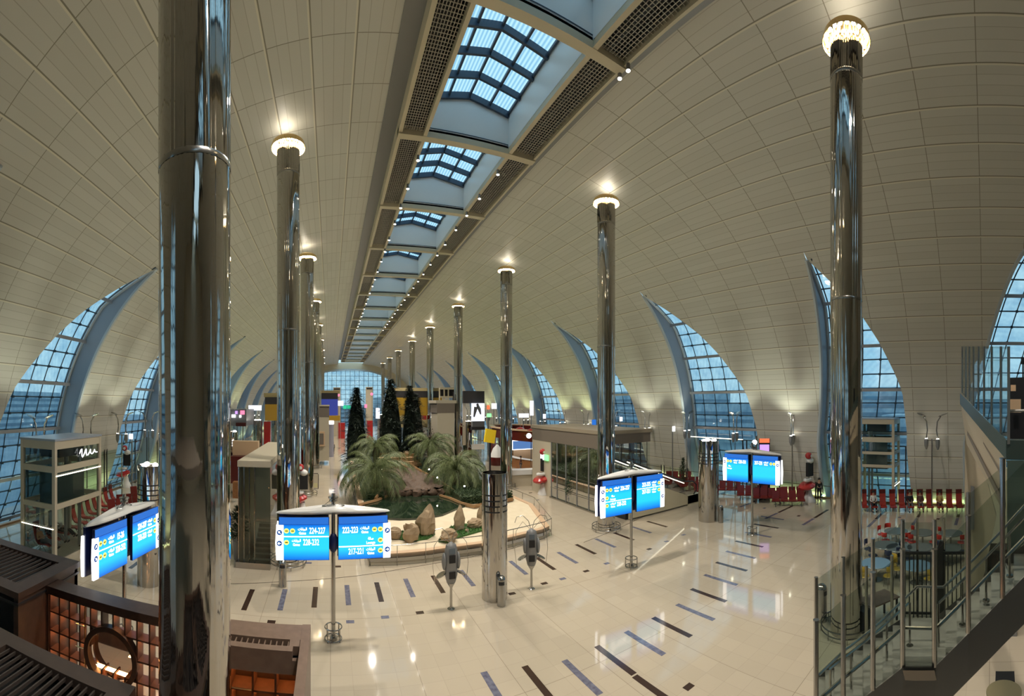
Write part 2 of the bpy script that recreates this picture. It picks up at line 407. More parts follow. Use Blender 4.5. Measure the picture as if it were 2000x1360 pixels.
# ------------------------------------------------------------------ floor with its inlays
mb=MB(); XL_,XR_=-18.3,31.0
mb.box(XL_,XR_,-24,YEND,-.4,0)
def dash(px,py,L=1.75,wd=.2,m=1,ax='y'):
    x,y=gp(px,py)
    if ax=='y': mb.box(x-wd/2,x+wd/2,y-L/2,y+L/2,-.001,.004,m)
    else: mb.box(x-L/2,x+L/2,y-wd/2,y+wd/2,-.001,.004,m)
RA=[(485,1171),(552,1171),(615,1166),(679,1162),(740,1156),(799,1148),(855,1141),(912,1129),(957,1119),(1012,1109),(1065,1101),(1108,1089.5),(1143.5,1073),(1182,1061),(1218,1048),(1252,1035),(1283,1024)]
RB=[(968,1352),(1053,1337),(1135,1322),(1200,1289),(1258,1256),(1311,1225),(1357,1196),(1383,1163),(1407,1133),(1428,1107),(1446,1084),(1463,1063),(1481,1045),(1496,1028),(1508,1012),(1283,1352)]
for i,(a,b) in enumerate(RA): dash(a,b,m=2 if i%2==0 else 1)
for i,(a,b) in enumerate(RB): dash(a,b,m=1 if i%2==0 else 2)
for a,b in [(268,1100),(170,1060)]: dash(a,b,1.5,.2,2)
for i,(a,b) in enumerate([(684,1215),(820,1197),(752,1206),(1063,1140),(1099,1131),(1145,1116),(1185,1101),(1268,1073),(1302,1058),(1345,1342),(950,1165),(1000,1160),(1335,1045),(530,1215),(603,1100),(660,1107),(602,938),(610,962),(617,990),(652,955),(652,961),(1515,985),(1493,993),(1560,1008),(1597,985),(1695,991),(1765,995),(1838,998),(1757,1011),(1832,1014),(1825,1032),(1478,965),(1010,955),(1036,963),(1050,977)]):
    x,y=gp(a,b); mb.box(x-.14,x+.14,y-.1,y+.1,-.001,.004,1+i%2)
for a,b in [((1523,1002),(1571,976)),((1475,982),(1522,960)),((1715,1015),(1742,980)),((1795,1011),(1808,983)),((1871,1011),(1879,980)),((1590,1012),(1618,996)),((1420,962),(1460,948))]:
    p,q=gp(*a),gp(*b); y=(p[1]+q[1])/2; mb.box(p[0],q[0],y-.1,y+.1,-.001,.004,2)
    mb.box(p[0]-1.8,p[0]-.15,y-.1,y+.1,-.001,.004,1)
# long brass joint that sweeps across the near floor
def ribbon(pts,w,m,z=.005):
    q=[Vector((*gp(*p),z)) for p in pts]
    for a,b in zip(q,q[1:]):
        d=(b-a).normalized(); n_=Vector((-d.y,d.x,0))*w/2; mb.poly([tuple(a-n_),tuple(b-n_),tuple(b+n_),tuple(a+n_)],m)
ribbon([(450,1141),(560,1136),(700,1125),(800,1109),(900,1092),(1000,1072),(1060,1053)],.035,2)
ribbon([(1140,1060),(1200,1036),(1260,1008),(1330,985),(1375,968)],.035,2)
floor=struct(mb.build('floor',[FL,INB,IND]))
mb=MB(); mb.box(-28,45,-24,YEND,-2.6,-2.4); struct(mb.build('trim_1',DSTEEL))
mb=MB(); mb.box(XL_-.05,XL_+.18,-24,YEND,-.5,.12); struct(mb.build('baseboard_left',BRONZE))
mb=MB(); mb.box(XR_-.18,XR_+.05,-24,YEND,-.5,.12); struct(mb.build('baseboard_right',BRONZE))

# ------------------------------------------------------------------ skylight band
Z1=20.6; XI0,XI1=4.6,8.84; BAY=7.335; YB0=12.45
mb=MB(); gr=MB(); 
mb.box(4.42,XI0-.01,-24,128,Z1-.25,Z1+.05,0); mb.box(XI1+.01,9.05,-24,128,Z1-.25,Z1+.05,0); mb.box(4.40,4.55,-24,128,Z1+.05,Z1+.6,2); mb.box(8.9,9.07,-24,128,Z1+.05,Z1+.6,2)
mb.box(3.22,3.4,-24,128,Z1-.2,Z1+.6,0); mb.box(10.3,10.42,-24,128,Z1-.2,Z1+.1,0)
mb.box(2.5,3.22,-24,128,Z1+.42,Z1+.8,1); mb.box(10.42,11.0,-24,128,Z1+.25,Z1+.8,1)
mb.box(3.22,4.42,-24,128,Z1+.55,Z1+.75,2); mb.box(9.05,10.42,-24,128,Z1+.55,Z1+.75,2)
for j in range(-4,16):
    y=YB0+BAY*j; mb.box(3.22,10.42,y-.2,y+.2,Z1-.28,Z1+.1,0)
mb.box(3.22,10.42,127.6,128.4,Z1-.3,Z1+.7,0)
ceil=struct(mb.build('ceiling',[CREAM,DSTEEL,BLACK]))
GRI=mat('egg_crate_grille',(.50,.47,.40),.4,.2)
for (a,b) in ((3.4,4.42),(9.05,10.3)):
    n_=9
    for i in range(1,n_): x=a+(b-a)*i/n_; gr.box(x-.011,x+.011,-8,128,Z1-.05,Z1-.02)
    y=-6
    while y<128:
        st=.17 if y<45 else (.4 if y<80 else 1.2); gr.box(a,b,y-.009,y+.009,Z1-.055,Z1-.025); y+=st
o=gr.build('grille',GRI,ceil)
for j in range(-3,16):
    y0,y1=YB0+BAY*j+.2,YB0+BAY*(j+1)-.2
    if y0>127: break
    mb=MB(); zt=Z1+1.75; zr=zt+.42; xm=(XI0+XI1)/2
    mb.poly([(XI0,y0,Z1),(XI0,y1,Z1),(XI0,y1,zt),(XI0,y0,zt)]); mb.poly([(XI1,y0,Z1),(XI1,y1,Z1),(XI1,y1,zt),(XI1,y0,zt)])
    for y in (y0,y1): mb.poly([(XI0,y,Z1),(XI1,y,Z1),(XI1,y,zt),(xm,y,zr),(XI0,y,zt)])
    for y in (y0+.03,y1-.03): mb.box(XI0+.02,XI1-.02,y-.012,y+.012,Z1+.14,Z1+.17,1)
    root=struct(mb.build('window_%d'%(31+j+3),[WELLP,NAVY]))
    g=MB(); g.poly([(XI0,y0,zt),(xm,y0,zr),(xm,y1,zr),(XI0,y1,zt)]); g.poly([(XI1,y0,zt),(xm,y0,zr),(xm,y1,zr),(XI1,y1,zt)]); g.build('ribbed_glass',RG,root)
    g=MB()
    for i in range(6):
        y=y0+.1+(y1-y0-.2)*i/5; g.bar((XI0,y,zt-.12),(xm,y,zr-.12),.12,.3); g.bar((xm,y,zr-.12),(XI1,y,zt-.12),.12,.3)
    for x,z in ((XI0+.06,zt),((XI0+xm)/2,(zt+zr)/2),(xm,zr),((XI1+xm)/2,(zt+zr)/2),(XI1-.06,zt)): g.box(x-.05,x+.05,y0,y1,z-.14,z-.02)
    g.build('glazing_bars',NAVY,root)

# ------------------------------------------------------------------ spotlights on the skylight rims
def spotlight(label,group):
    t=thing('spotlight',label,'spotlight',group=group)
    m=MB(); m.cyl(0,0,-.26,.0,.09,.07,12); m.build('housing',DSTEEL,t,True)
    m=MB(); m.cyl(0,0,-.275,-.262,.075,.075,12); m.build('lens',E_SPOT,t); return t
sp={}
for sd,x,lab in ((1,8.95,'small round spotlight hanging from the right cream rim of the skylight'),(-1,4.5,'small round spotlight hanging from the left cream rim of the skylight')):
    y=21.2; k=0
    while y<72:
        g='spotlights along the %s skylight rim'%('right' if sd>0 else 'left')
        if sd not in sp: sp[sd]=spotlight(lab,g); sp[sd].location=(x,y,Z1-.25)
        else: dup(sp[sd],(x,y,Z1-.25),0)
        y+=2.445 if k%3 else 2.9; k+=1
for k,(x,y) in enumerate([(1136,225),(1127,233)]):
    a,b=pol(x,14.6+.5*k); o=dup(sp[1],(10.36,b,Z1-.2),0,'bright twin spotlight by the outer edge of the nearest right grille','twin spotlights beside the near grille')
def lamp(kind,loc,e,col=(1,.86,.66),size=.4,rot=None,name='lamp_light',spot=None,sy=None):
    l=bpy.data.lights.new(name,kind); l.energy=e; l.color=col
    if kind=='AREA':
        l.size=size
        if sy: l.shape='RECTANGLE'; l.size_y=sy
    elif kind in('POINT','SPOT'): l.shadow_soft_size=size
    if spot: l.spot_size=spot; l.spot_blend=.6
    o=bpy.data.objects.new(name,l); COL.objects.link(o); o.location=loc
    if rot: o.rotation_euler=rot
    return o
for j in range(-1,9):                      # floor-washing spots carried by the skylight rims
    y=YB0+14.67*j
    lamp('SPOT',(8.95,y+3,Z1-.6),KSPOT*(.45 if j<0 else 1),(1,.92,.81),.12,(0,radians(-8),0),spot=radians(125))
    lamp('SPOT',(4.5,y+3,Z1-.6),KSPOT,(1,.92,.81),.12,(0,radians(8),0),spot=radians(125))
# added strip lamps, no known fitting, tint the foot of the vault green
for X,sg in ((30.85,1),(-18.05,-1)):
    for y in range(0,130,13):
        lamp('AREA',(X,y+4,.14),KFILL,(.86,1,.48),.10,(0,radians(180+14*sg),0),sy=12)

# ------------------------------------------------------------------ mirror columns
def make_column():
    t=thing('steel_column','x','column')
    rnd=random.Random(3); n=96; jit=[rnd.uniform(-.0025,.0025) for _ in range(n)]
    def shaft(z0,z1,fl):
        m=MB(); P=[];Q=[]
        for z in (z0,z1):
            for i in range(n):
                a=2*pi*i/n; r=.525+jit[i]+(fl if i%2 else -fl); P.append((r*cos(a),r*sin(a),z))
        for i in range(n): Q.append((i,(i+1)%n,n+(i+1)%n,n+i))
        return m.add(P,Q)
    shaft(0,10.9,.0022).build('lower_shaft',STEEL,t,True)
    shaft(10.93,18.2,.005).build('middle_shaft',STEEL,t,True)
    m=MB(); m.lathe([(.53,10.88),(.535,10.9),(.535,10.95),(.53,10.97)],n=48); m.lathe([(.53,18.16),(.54,18.18),(.54,18.26),(.53,18.28)],n=48); m.build('seam_ring',BRUSH,t,True)
    shaft(18.25,19.7,.014).build('fluted_cap',STEEL,t)
    m=MB(); m.lathe([(.53,19.80),(.64,19.80),(.76,19.70),(.80,19.48),(.785,19.48),(.74,19.66),(.62,19.75),(.53,19.76)],n=40); m.build('light_bowl',GOLD,t,True)
    m=MB()
    for i in range(20):
        a=2*pi*i/20; m.ball((.66*cos(a),.66*sin(a),19.56),.062,n=8)
    m.build('lamps',E_WARM,t,True)
    m=MB()
    for z in (.32,.16): m.tube([(.84*cos(2*pi*i/32),.84*sin(2*pi*i/32),z) for i in range(32)],.022,6,close=True)
    for i in range(8):
        a=2*pi*i/8; m.tube([(.84*cos(a),.84*sin(a),0),(.84*cos(a),.84*sin(a),.32)],.02,6)
    m.build('guard_rail',BRUSH,t,True); return t
ORD=['second','third','fourth','fifth','sixth','seventh','eighth','farthest']
col0=make_column(); COLS=[]
def put_col(px,r,label,first=[True]):
    x,y=pol(px,r)
    if first[0]: o=col0; o.location=(x,y,0); o['label']=label; o['group']='mirror steel columns'; first[0]=False
    else: o=dup(col0,(x,y,0),random.uniform(0,6),label,'mirror steel columns')
    COLS.append((x,y)); return o
put_col(380,6.15,'huge mirror-polished steel column at the left, nearest of all, rising past the dark kiosks')
put_col(1653,13.9,'mirror steel column at the right beside the glass staircase, its lit gold crown near the top edge')
for n,px in enumerate([1184,989,895,840,805,778,761,748],1):
    y=5.2+14.67*n; th=(px-CX)/F; put_col(px,y/cos(th),'mirror steel column with a lit crown, %s of the right-hand row'%ORD[n-1])
for n,px in enumerate([563,600,615,621,625,627.5,629,630],1):
    y=5.2+14.67*n-(.3 if n==1 else 0); th=(px-CX)/F; put_col(px,y/cos(th),'mirror steel column with a lit crown, %s of the left-hand row'%ORD[n-1])
for x,y in COLS:
    pass
    if y<90: lamp('POINT',(x,y,20.0),KCOL,(1,.9,.74),.15,name='column_crown_light')

# ------------------------------------------------------------------ world
w=bpy.data.worlds.new('dusk'); S.world=w; w.use_nodes=True; t=NT(w); bg=t.n['Background']
z=t.xyz(t.co('Generated'))[2]
rp=t.nd('ShaderNodeValToRGB'); t.l.new(z,rp.inputs[0]); e=rp.color_ramp.elements
e[0].position=0.0; e[0].color=(.38,.56,.66,1); e[1].position=1; e[1].color=(.40,.58,.68,1)
x=e.new(.12); x.color=(.34,.55,.68,1); x=e.new(.4); x.color=(.38,.57,.69,1)
t.l.new(rp.outputs[0],bg.inputs[0]); bg.inputs[1].default_value=KSKY
# apron outside
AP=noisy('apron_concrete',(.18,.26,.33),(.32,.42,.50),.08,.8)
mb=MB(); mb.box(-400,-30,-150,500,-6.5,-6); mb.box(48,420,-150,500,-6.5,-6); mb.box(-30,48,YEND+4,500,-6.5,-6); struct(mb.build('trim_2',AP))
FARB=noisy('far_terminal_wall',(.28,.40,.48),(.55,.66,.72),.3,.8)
for i,(x0,x1,y0,y1,h) in enumerate([(120,150,-60,10,9),(130,170,20,60,13),(120,160,75,120,8),(140,190,135,220,14),(-150,-110,-20,60,10),(-170,-120,80,160,13),(-10,24,260,300,7),(30,70,240,290,12),(95,110,-20,25,5)]):
    m=MB(); m.box(x0,x1,y0,y1,-6,h)
    o=m.build('terminal_building',FARB); k=MB()
    for q in range(int((h+4)/2.6)):
        z=-4+q*2.6; xx=x0 if x0>0 else x1; sg=-1 if x0>0 else 1
        k.box(min(xx,xx+sg*.2),max(xx,xx+sg*.2),y0+1,y1-1,z,z+1.1); k.box(x0+1,x1-1,y0-.2,y0,z,z+1.1)
    k.build('window_band',mat('far_window_band',(.16,.26,.34),.4) if i==0 else MT['far_window_band'],o)
    tag(o,['long low blue-grey terminal building seen through the right windows','tall blue-grey airport building with dark window bands outside on the right','low blue-grey building outside the third right window','broad blue-grey building far outside the right windows','blue-grey airport building outside the near left windows','tall blue-grey building farther outside the left windows','low building beyond the end window, left','taller building beyond the end window, right','small blue-grey apron building just outside the right windows'][i],'building')
# ================================================================== DIRECTION SIGNS
AR_G='\uFE95\uFE8E\uFE91\uFE8D\uFEEE\uFE92\uFEDF\uFE8D'      # 'gates' in Arabic, joined forms, display order
AR_L='\uFE94\uFEDF\uFE8E\uFEBB'
def arrow_disc(m,x,y,z,r,ang,mb_,mw,back=False):
    n=20; P=[(x+r*cos(2*pi*i/n),y,z+r*sin(2*pi*i/n)) for i in range(n)]; m.poly(P if not back else P[::-1],mb_)
    d=.006 if not back else -.006
    def q(a,b):
        c_,s_=cos(ang),sin(ang); return (x+(a*c_-b*s_)*r,y-d,z+(a*s_+b*c_)*r)
    for tri in ([(-.6,-.12),(.25,-.12),(.25,.12),(-.6,.12)],[(.7,0),(.05,.55),(.05,.25),(.35,0)],[(.7,0),(.35,0),(.05,-.25),(.05,-.55)]):
        m.poly([q(a,b) for a,b in tri],mw)
def make_sign(label,loc,rz,left,right,arl=(2.4,3.14),arr=(.78,0),zt=3.98,ph=1.36,W=3.5,group='gate direction signs',dark=False):
    t=thing('gate_sign',label,'sign',loc,rz,group)
    m=MB(); q=zt-3.98; m.cyl(0,0,0,4.42+q,.07,.06,16); m.cyl(0,0,4.42+q,4.47+q,.13,.13,16); m.cyl(0,0,4.52+q,4.56+q,.16,.16,16); m.cyl(0,0,4.40+q,4.66+q,.06,.06,12); m.build('pole',BRUSH,t,True)
    m=MB(); m.ball((0,-.03,zt-.88),.17,sx=.9,sy=.7,sz=1.9,n=16); m.build('hub_cover',E_BLUE if False else mat_navy,t,True)
    m=MB()
    for z in (.42,.06): m.tube([(.27*cos(2*pi*i/24),.27*sin(2*pi*i/24),z) for i in range(24)],.02,6,close=True)
    for i in range(4):
        a=pi/4+i*pi/2; m.tube([(.27*cos(a),.27*sin(a),0),(.27*cos(a),.27*sin(a),.42)],.022,6)
    m.cyl(0,0,0,.1,.12,.12,16); m.build('guard_ring',BRUSH,t,True)
    # boat-shaped canopy
    m=MB(); n=40; top=[];
    for k,(sc,zz) in enumerate([(.02,.00),(.80,.0),(1,.05),(.97,.10),(.75,.17),(.02,.22)]):
        for i in range(n):
            a=2*pi*i/n; top.append((W/2*1.05*sc*math.copysign(abs(cos(a))**1.0,cos(a)),.33*sc*sin(a)*(1-.25*abs(cos(a))),zt+.13+zz-.12*abs(cos(a)) ))
    m.add(top,[(j*n+i,j*n+(i+1)%n,(j+1)*n+(i+1)%n,(j+1)*n+i) for j in range(5) for i in range(n)]); m.build('canopy',C_WH2,t,True)
    m=MB()
    for s in(-1,1): m.tube([(0,0,4.5+zt-3.98),(s*.34,0,zt+.28)],.008,4); m.tube([(s*.2+.17*cos(2*pi*i/16)*.9,.10*sin(2*pi*i/16),zt+.29) for i in range(16)],.014,5,close=True)
    m.build('stay_lines',BRUSH,t)
    for fb in (-1,1):
        for s in (-1,1):
            x0,x1=(s*.14,s*(W/2-.02)) ; xa,xb=min(x0,x1),max(x0,x1)
            y=fb*.17
            m=MB(); m.box(xa,xb,y-.045,y+.045,zt-ph,zt-.02,0); m.box(xa+.02,xb-.02,y+fb*.046-.001,y+fb*.046+.001,zt-.24,zt-.02,1)
            p=m.build('sign_panel',[mat_navy,E_BLUE],t)
            m=MB(); yf=y+fb*.052; m.box(xa+.01,xb-.01,min(y,yf),max(y,yf),zt-ph+.01,zt-.25,0); f=m.build('blue_face',SIGNB,p)
            wx0,wx1=(xa-.10,xa+.16) if s<0 else (xb-.16,xb+.10)
            m=MB(); yw=y+fb*.066; 
            out=[(wx0+.03,zt-.26),(wx1,zt-.26),(wx1,zt-ph),(wx0+.03,zt-ph),(wx0,zt-ph*.6)]
            if s>0: out=[(wx0,zt-.26),(wx1-.03,zt-.26),(wx1,zt-ph*.6),(wx1-.03,zt-ph),(wx0,zt-ph)]
            P=[(a,yw,b) for a,b in out]+[(a,y,b) for a,b in out]; k=5
            m.add(P,[tuple(range(k)),tuple(range(2*k-1,k-1,-1))]+[(i,k+i,k+(i+1)%k,(i+1)%k) for i in range(k)]); e=m.build('white_end_strip',E_WHITE,p)
            rows=left if s<0 else right; ars=arl if s<0 else arr
            m=MB(); IC=[]; yl=y+fb*.058; back=fb>0
            ax=(wx0+wx1)/2
            for kk,an in enumerate(ars):
                ic=MB(); IC.append(('arrow_icon',ic)); zz=zt-.26-.23-(kk*(.34 if s<0 else .6)); arrow_disc(ic,ax,yw+fb*.004,zz,.085,an,2,1,back)
            zz=zt-.26
            for kk,(txt,icons,hgt,ab) in enumerate(rows):
                zc=zz-hgt/2; xx=(wx1+.09) if s<0 else (wx0-.09); dr=1 if s<0 else -1
                for q in range(icons):
                    ic=MB(); IC.append(('gate_icon',ic)); n=16; P=[(xx+.078*cos(2*pi*i/n),yl,zc+.078*sin(2*pi*i/n)) for i in range(n)]; ic.poly(P if not back else P[::-1],0)
                    ic.box(xx-.045,xx+.045,min(yl,yl+fb*.005),max(yl,yl+fb*.005),zc-.015,zc+.015,3); xx+=dr*.19
                xx+=dr*.07
                if not dark:
                    m.text(AR_G if ab else AR_L,.115,xx+dr*.05,yl,zc+.06,back=back,sx=.8); m.text('Gates' if ab else 'Lounge',.12,xx+dr*.05,yl,zc-.07,back=back,sx=.8); xx+=dr*.21
                    if txt: m.text(txt,.27,xx+dr*.30,yl,zc,back=back,sx=.56)
                zz-=hgt
                if kk<len(rows)-1 and (ab or not rows[kk+1][3]==False): 
                    a_,b_=(wx1,xb-.02) if s<0 else (xa+.02,wx0); 
                    if not (rows[kk+1][3]==False): m.box(a_,b_,min(y,yl),max(y,yl),zz-.016,zz+.016)
            if m.v: m.build('lettering',E_TXT,p)
            for nm_,ic in IC: ic.build(nm_,[E_YEL,E_TXT,E_BLUE2,IND],p)
    return t
mat_navy=mat('navy_sign_body',(.012,.02,.09),.3); C_WH2=mat('pearl_white_canopy',(.72,.71,.68),.25); E_BLUE2=glow('lit_sign_blue',(.01,.12,.5),.6)
G_=True
x,y=gp(651,1250); make_sign('near gate direction sign in front of the garden reading 224-227 and 222-223',(x,y),.06,
  [('224-227',2,.36,True),('228-232',1,.36,True)],[('222-223',2,.36,True),('',1,.33,False),('217-221',1,.33,True)],(2.36,3.14),(.78,0))
x,y=gp(1233,1108); make_sign('gate direction sign standing before the second right-hand column, beside the escalator',(x,y),-.08,
  [('226-227',2,.36,True),('',1,.33,False),('228-232',1,.33,True)],[('222-225',1,.33,True),('217-221',1,.33,True)],(2.36,3.14),(0,.78),zt=4.18,ph=1.62)
x,y=gp(1469,1045); make_sign('gate direction sign at the right in front of red chairs, beside the wide vent column',(x,y),-1.48,
  [('220-221',2,.36,True),('',0,.33,False)],[('217-221',2,.36,True)],(3.14,),(0,),zt=4.62,ph=1.6)
make_sign('gate direction sign at the far left seen edge-on above the dark kiosk roofs',(-6.25,11.7),radians(82),
  [('15-26',2,.4,True),('228-232',2,.36,True)],[('224-227',1,.36,True),('222-223',1,.36,True)],(.78,-.78),(0,.78),ph=1.42,W=3.45)

# ================================================================== AIR VENT COLUMNS
def make_vent(h,r,lit=False):
    t=thing('air_vent_column','x','vent column')
    m=MB(); m.lathe([(r,0),(r,h),(r-.03,h+.01),(r-.03,h-.5)],n=48); m.build('steel_drum',STEEL,t,True)
    m=MB(); m.cyl(0,0,h-.32,h-.28,r-.02,r-.02,40); m.build('grille_top',BLACK,t)
    m=MB()
    for k in range(4):
        z=h-.78-.21*k
        for q in range(4):
            a=q*pi/2-.15; m.lathe([(r+.003,z),(r+.003,z-.055)],n=12,a0=a+.1,a1=a+pi/2-.18)
    m.build('air_slots',BLACK,t)
    if lit:
        m=MB()
        for q in range(3):
            a=q*2.1; m.ball((r*.55*cos(a),r*.55*sin(a),h+.02),.16,sz=.6,n=12)
        m.build('uplights',E_SPOT,t,True)
    return t
def put_vent(t,px,r,label,rz=0,new=False):
    x,y=pol(px,r)
    if new: t.location=(x,y,0); t.rotation_euler=(0,0,rz); t['label']=label; t['group']='mirror steel vent columns'; return t
    return dup(t,(x,y,0),rz,label,'mirror steel vent columns')
v0=make_vent(4.85,.495); put_vent(v0,966,16.3,'short mirror steel vent column with black slots standing in the middle foreground',.35,True)
v1=make_vent(5.15,.66,True); put_vent(v1,1384,27.2,'wide mirror steel vent column with glowing top beside the right-hand gate sign',.9,True)
put_vent(v1,291,17.6,'mirror steel vent column half hidden behind the nearest big column at the left',.2).scale=(.75,.75,.96)
for px,r,lab in [(503.5,62,'striped vent column with white lit top beyond the escalator cabin at the left'),(537,78,'striped vent column beside the yellow shop wall at the left'),(913,58,'striped vent column standing beside the tall black shop wall with the white advert'),(450,36,'striped vent column just right of the nearest big column'),(744,95,'slim vent column far down the hall by the garden trees')]: put_vent(v1,px,r,lab,px*.01)
# litter bins
def make_bin():
    t=thing('litter_bin','x','bin'); m=MB(); m.lathe([(.001,0),(.16,0),(.16,.98),(.155,1.0),(.13,1.06),(.08,1.1),(.001,1.11)],n=24); m.build('bin_body',BRUSH,t,True)
    m=MB(); m.lathe([(.163,.80),(.163,.93)],n=12,a0=-2.3,a1=-.85); m.build('opening',BLACK,t); return t
b0=make_bin(); x,y=gp(979,1183); b0.location=(x,y,0); b0['label']='slim steel litter bin leaning close to the middle vent column'; b0['group']='slim steel litter bins'; b0.rotation_euler[2]=-.3
for px,py,l in [(552,1146,'slim steel litter bin in front of the first left column'),(1605,1213,'slim steel litter bin at the left of the nearest right-hand column'),(1408,1021,'slim steel litter bin beside the wide glowing vent column'),(1221,1009,'slim steel litter bin behind the second gate sign')]:
    x,y=gp(px,py); dup(b0,(x,y,0),0,l,'slim steel litter bins',1.15 if px>1500 else 1)
# ================================================================== INFORMATION POSTS
def make_post():
    t=thing('telephone_post','x','telephone stand')
    m=MB(); m.lathe([(.14,0),(.10,.03),(.05,.06),(.045,.75),(.12,.95)],n=16); m.build('stem',BRUSH,t,True)
    m=MB(); m.lathe([(.02,.72),(.17,.98),(.24,1.25),(.24,2.15),(.19,2.35),(.02,2.46)],n=20,sy=.62); m.build('casing',DSTEEL,t,True)
    m=MB()
    for s in (-1,1):
        m.box(-.12,.12,s*.165-.012,s*.165+.012,1.15,1.4); m.box(-.12,.12,s*.165-.012,s*.165+.012,1.72,2.0)
    m.build('handset_panels',BLACK,t)
    m=MB()
    for s in (-1,1): m.box(-.11,.11,s*.168-.01,s*.168+.01,2.05,2.25)
    m.build('displays',mat_lcd,t)
    for s in (-1,1):
        m=MB(); T=Matrix.Rotation(s*.5,3,'Y'); m.lathe([(.001,-.02),(.2,-.02),(.2,.02),(.001,.02)],n=20,cx=s*.38,sy=.8,tilt=T); 
        for i in range(len(m.v)): m.v[i]=(m.v[i][0],m.v[i][1],m.v[i][2]+1.28)
        m.build('side_shelf',BRUSH,t,True)
        m=MB(); m.ball((s*.27,0,1.75),.16,sx=.5,sz=2.0,n=14); m.build('side_hood',DSTEEL,t,True)
    m=MB()
    for s in (-1,1):
        m.tube([(s*.02,0,2.4),(s*.12,0,2.75),(s*.35,0,2.98),(s*.6,0,2.93),(s*.68,0,2.7)],.014,5)
        m.tube([(s*.05,.05,2.4),(s*.35,.05,2.72),(s*.62,.05,2.35),(s*.68,.05,1.6),(s*.6,.05,.95)],.010,5)
    m.build('wire_arch',BRUSH,t,True); return t
mat_lcd=mat('grey_display',(.12,.15,.18),.2)
p0=make_post(); x,y=gp(881,1189); p0.location=(x,y,0); p0.rotation_euler[2]=.0; p0['label']='slender telephone stand with wire arches left of the middle vent column'; p0['group']='telephone stands'
x,y=gp(1038,1150); dup(p0,(x,y,0),-.35,'slender telephone stand with wire arches right of the middle vent column','telephone stands')

# ================================================================== THE GARDEN
ZG=.55
def inset(out,k):
    n=len(out); R=[]
    for i in range(n):
        a=Vector(out[i-1]);b=Vector(out[i]);c=Vector(out[(i+1)%n]); d1=(b-a).normalized(); d2=(c-b).normalized()
        nn=Vector((-d1.y-d2.y,d1.x+d2.x)); nn.normalize(); R.append(tuple(b+nn*k))
    return R
front=[gp(724,1106,0),gp(775,1104),gp(830,1099),gp(880,1091),gp(940,1083),gp(1000,1069),gp(1060,1053),gp(1073,1046)]
back=[(13.6,26),(13.4,33),(13.2,45),(12.6,58),(11.0,66),(7.5,69),(4.2,66),(2.6,58),(2.3,45),(2.0,33),(1.9,26)]
OUT=front+back
# back of the outline is pulled in to a continuous loop
g=thing('garden_planter','long raised garden bed with bronze kerb and cream surface in the middle of the hall','planter',(0,0,0))
m=MB(); m.prism(OUT,0,ZG-.04,0,1); m.build('bed',[BEIGE,SAND],g)
m=MB(); I=inset(OUT,.32); n=len(OUT)
for i in range(n):
    a,b,c,d=OUT[i],OUT[(i+1)%n],I[(i+1)%n],I[i]
    m.poly([(*a,ZG),(*b,ZG),(*c,ZG),(*d,ZG)]); m.poly([(*a,0.30),(*b,.30),(*b,ZG),(*a,ZG)]); m.poly([(*d,ZG-.05),(*c,ZG-.05),(*c,ZG),(*d,ZG)])
m.build('kerb',PINKW,g)
m=MB(); O2=inset(OUT,-.12)
m.tube([(*p,ZG+.42) for p in O2],.022,5,close=True)
for i in range(n):
    a=Vector(O2[i]); b=Vector(O2[(i+1)%n]); L=(b-a).length; k=max(1,int(L/1.6))
    for q in range(k):
        p=a+(b-a)*q/k; m.tube([(p.x,p.y,.0),(p.x,p.y,ZG+.42)],.018,5)
m.build('hand_rail',BRUSH,g,True)
m=MB(); O3=inset(OUT,-.05)
for i in range(len(front)-1): m.bar((*O3[i],.28),(*O3[i+1],.28),.06,.16)
m.build('front_skirting',BRUSH,g)
# planting ground
m=MB(); 
def blob(cx,cy,rx,ry,n=28,seed=0,k=.12):
    r_=random.Random(seed); ph=[r_.uniform(0,6) for _ in range(4)]
    return [(cx+rx*cos(a)*(1+k*sin(3*a+ph[0])+k*.6*sin(5*a+ph[1])),cy+ry*sin(a)*(1+k*sin(3*a+ph[0])+k*.6*sin(5*a+ph[1]))) for a in [2*pi*i/n for i in range(n)]]
m.prism([(2.4,29),(3.6,27.5),(5,30),(10.5,30),(12.9,27.6),(13.0,45),(12.3,57),(10.6,65),(7.5,68),(4.6,65),(3.0,57),(2.7,45)],ZG-.04,ZG+.06); 
tag(m.build('planted_soil',SOIL,g))
pond_out=[gp(672,985,ZG),gp(690,1003,ZG),gp(730,1012,ZG),gp(780,1016,ZG),gp(830,1014,ZG),gp(865,1007,ZG),gp(893,995,ZG),gp(908,990,ZG),gp(880,978,ZG),gp(860,972,ZG),gp(840,972,ZG),gp(760,972,ZG),gp(735,976,ZG),gp(700,985,ZG)]
pond_out=[(max(x,2.35),y) for x,y in pond_out]
m=MB(); m.prism(pond_out,ZG-.1,ZG+.085); pd=m.build('pond',WATER); tag(pd,'dark green pond with a curved front edge below the cobbled cascade','pond')
m=MB()
for seq in ([gp(860,972,ZG),gp(880,978,ZG),gp(900,987,ZG),gp(925,993,ZG),(12.7,27.4)],[gp(757,972,ZG),gp(735,982,ZG),gp(700,991,ZG)]):
    m.tube([(x,y,ZG+.12) for x,y in seq],.13,6)
tag(m.build('pond_kerb',BRONZE,smooth=True),'curved bronze-coloured kerb running beside the green pond','kerb')
